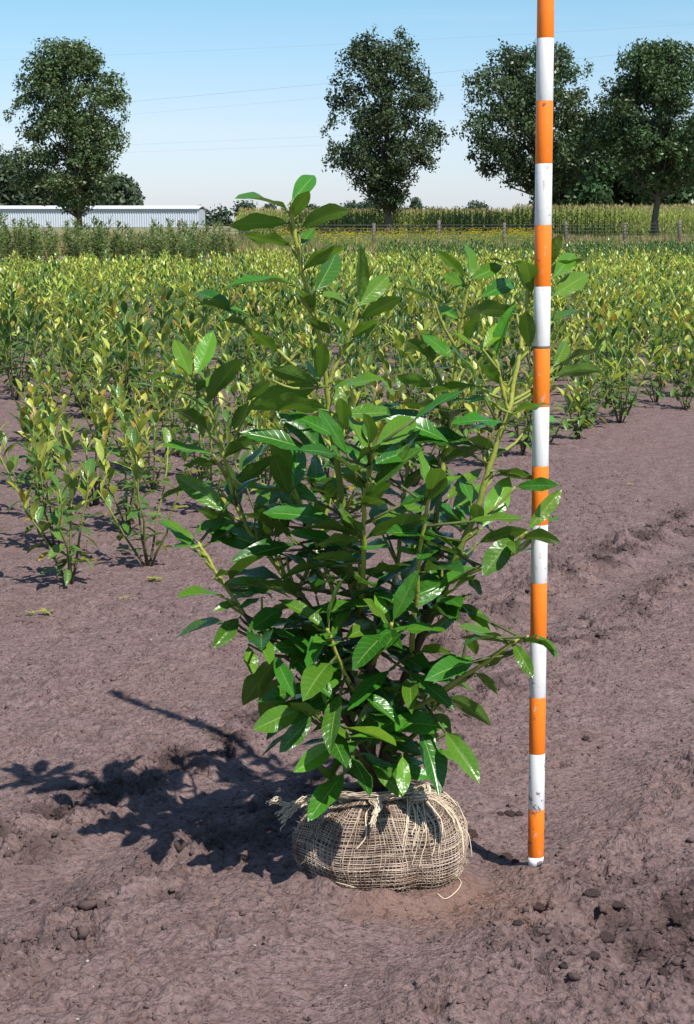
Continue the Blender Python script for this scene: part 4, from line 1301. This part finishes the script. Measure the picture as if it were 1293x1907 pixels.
mb.add([(sx0 - ox - .2, -.25, wall_h), (sx1 - ox + .2, -.25, wall_h), (sx1 - ox + .2, 7, wall_h + .42), (sx0 - ox - .2, 7, wall_h + .42), (sx1 - ox + .2, 14.2, wall_h), (sx0 - ox - .2, 14.2, wall_h),
        (sx0 - ox - .2, -.25, wall_h + .1), (sx1 - ox + .2, -.25, wall_h + .1), (sx1 - ox + .2, 7, wall_h + .52), (sx0 - ox - .2, 7, wall_h + .52), (sx1 - ox + .2, 14.2, wall_h + .1), (sx0 - ox - .2, 14.2, wall_h + .1)],
       [(6, 7, 8, 9), (9, 8, 10, 11), (0, 1, 7, 6), (1, 2, 8, 7), (2, 4, 10, 8), (0, 6, 9, 3), (3, 9, 11, 5), (4, 5, 11, 10), (0, 3, 2, 1), (3, 5, 4, 2)])
mb.build('roof', M['shedroof'], shed, False)
mb = MB(); tube(mb, [(sx0 - ox - .1, -.32, wall_h - .02), (sx1 - ox + .1, -.32, wall_h - .02)], .09, 6); mb.build('gutter', M['shed'], shed)

# ------------------------------------------------------------------ overhead power cables
cab = [((-200, 118), (1500, 30)), ((-200, 226), (1500, 63)), ((-200, 248), (1500, 92)), ((-200, 284), (1500, 205)), ((-200, 296), (1500, 226))]
for i, ((xa, ya), (xb, yb)) in enumerate(cab):
    D = 300
    a = Vector(((xa - CX) / F * D * 3.0, D, (HORIZON - ya + (yb - ya) * -1.2 * 0) / F * D + H))
    a = P(xa, ya, D); b = P(xb, yb, D)
    d = (b - a); a2 = a - d * .6; b2 = b + d * .6
    mb = MB(); pts = []
    for j in range(25):
        t = j / 24
        pts.append(a2.lerp(b2, t) + Vector((0, 0, -4 * 2.2 * (t - t * t) + 1.6)))
    tube(mb, pts, .009 if i != 1 else .016, 4)
    o = mb.build('power_cable', M['cable'])
    tag(o, ('topmost', 'second-highest', 'middle', 'second-lowest', 'lowest')[i] + ' of the thin power cables crossing the sky', 'power cable', 'overhead power cables')

# ------------------------------------------------------------------ clods and crumbs, seedlings
def lump(r, n_lat=5, n_lon=8, amp=.3):
    vs = [(0, 0, -1)]
    for i in range(1, n_lat):
        ph = -math.pi / 2 + math.pi * i / n_lat
        for j in range(n_lon):
            th = 2 * math.pi * j / n_lon
            k_ = 1 + r.uniform(-amp, amp)
            vs.append((math.cos(ph) * math.cos(th) * k_, math.cos(ph) * math.sin(th) * k_, math.sin(ph) * k_))
    vs.append((0, 0, 1))
    q = [(1 + i * n_lon + j, 1 + i * n_lon + (j + 1) % n_lon, 1 + (i + 1) * n_lon + (j + 1) % n_lon, 1 + (i + 1) * n_lon + j) for i in range(n_lat - 2) for j in range(n_lon)]
    last = len(vs) - 1; b0 = 1 + (n_lat - 2) * n_lon
    t = [(0, 1 + (j + 1) % n_lon, 1 + j) for j in range(n_lon)] + [(last, b0 + j, b0 + (j + 1) % n_lon) for j in range(n_lon)]
    return np.array(vs), q, t
CL = []
for i in range(5):
    mb = MB(); v, q, t = lump(R, 8, 12, .30); mb.add(v, q, t); CL.append(mb.mesh('soil_clod', M['clod']))
clods = [(879, 1546, 12, 1.0), (1130, 1762, 14, .75), (1175, 1770, 9, .8), (1105, 1800, 11, .6), (1005, 1690, 9, .9), (950, 1503, 10, .7), (968, 1502, 8, .7), (932, 1504, 7, .7), (1105, 1664, 12, .7), (1150, 1676, 10, .7),
         (1275, 1730, 12, .8), (1235, 1835, 12, .8), (62, 1662, 8, .8), (208, 1683, 10, .7), (965, 1727, 9, .8), (1092, 1368, 6, .9), (1085, 1152, 7, .7), (945, 1575, 10, .8), (960, 1588, 8, .8), (1212, 1665, 11, .7), (1265, 1690, 13, .7), (425, 1625, 8, .7), (1050, 1815, 8, .7)]
for i, (px, py, rp, fl) in enumerate(clods):
    p = G(px, py); sc = rp / 1036.0 * (p.y / 3.03)
    o = bpy.data.objects.new('soil_clod', R.choice(CL)); COL.objects.link(o)
    o.location = (p.x, p.y, hz(p.x, p.y) + sc * fl * .15)
    o.scale = (sc * R.uniform(.9, 1.3), sc * R.uniform(.8, 1.1), sc * fl * .9); o.rotation_euler[2] = R.uniform(-.4, .4)
    near_b = px < 900 and px > 860
    lab = ('soil clod against the right side of the burlap root ball' if near_b else 'small soil clod lying behind the foot of the measuring pole' if 1490 < py < 1510 else
           'soil clod beside the foot of the measuring pole' if 1560 < py < 1600 else 'dark soil clod in the trampled hollow beyond the pole foot' if rp >= 11 else 'small loose soil clod on the bare soil')
    tag(o, lab, 'soil clod', 'loose clods on the soil')
mb = MB(); base = [lump(R, 4, 6, .42) for _ in range(6)]
cnt = 0
xs_ = NR.uniform(-1.15, 1.3, 34000); ys_ = 2.3 + 6.2 * NR.rand(34000) ** 1.3
hh_ = height(xs_, ys_); rgh = moist_shade(xs_, ys_)
for x, y, h_, w_ in zip(xs_, ys_, hh_, rgh):
    if abs(x) > y * .21 + .05: continue
    if math.hypot(x - BALL_C.x, y - BALL_C.y) < .16: continue
    if w_ < .12 and R.random() < .72: continue
    v, q, t = R.choice(base)
    sc = R.uniform(.0014, .0036) if R.random() < .93 else R.uniform(.0036, .0065)
    if w_ > .3: sc *= R.uniform(1.0, 1.9)
    a = R.uniform(0, 6.28); ca, sa = math.cos(a), math.sin(a)
    vv = v * np.array((sc * R.uniform(.8, 1.5), sc, sc * R.uniform(.5, .9)))
    vv = np.stack([vv[:, 0] * ca - vv[:, 1] * sa, vv[:, 0] * sa + vv[:, 1] * ca, vv[:, 2]], 1) + (x, y, h_ + sc * .25)
    u = R.random() + (1 if sc > .003 else 0); c = R.uniform(.75, 1.2) * (1 - .55 * w_)
    mb.add(vv, q, t, (c, c, c) if u > .006 else (2.6, 3.2, 3.2)); cnt += 1
tag(mb.build('soil_crumbs', M['crumb']), 'small brown soil crumbs strewn over the bare ground', 'soil crumbs', kind='stuff')
for (px, py, s_) in ((285, 1082, .035), (88, 1147, .03), (60, 1150, .022), (1175, 905, .02), (230, 1118, .02)):
    p = G(px, py); e = empty('seedling', (p.x, p.y, hz(p.x, p.y)), 'tiny pale green weed seedling on the bare soil', 'seedling', 'weed seedlings on the soil')
    mb = MB(); tube(mb, [(0, 0, -.004), (0, 0, .008)], .001, 5, (.2, .26, .08)); st = mb.build('stem', M['stem'], e)
    for j in range(5):
        a = j * 1.3 + px; el = R.uniform(.1, .6)
        put_leaf(YV['y_lime'][j % 4], (0, 0, .006), (math.cos(a) * math.cos(el), math.sin(a) * math.cos(el), math.sin(el)), (0, 0, 1), s_ * R.uniform(.6, 1), st, 1.2)
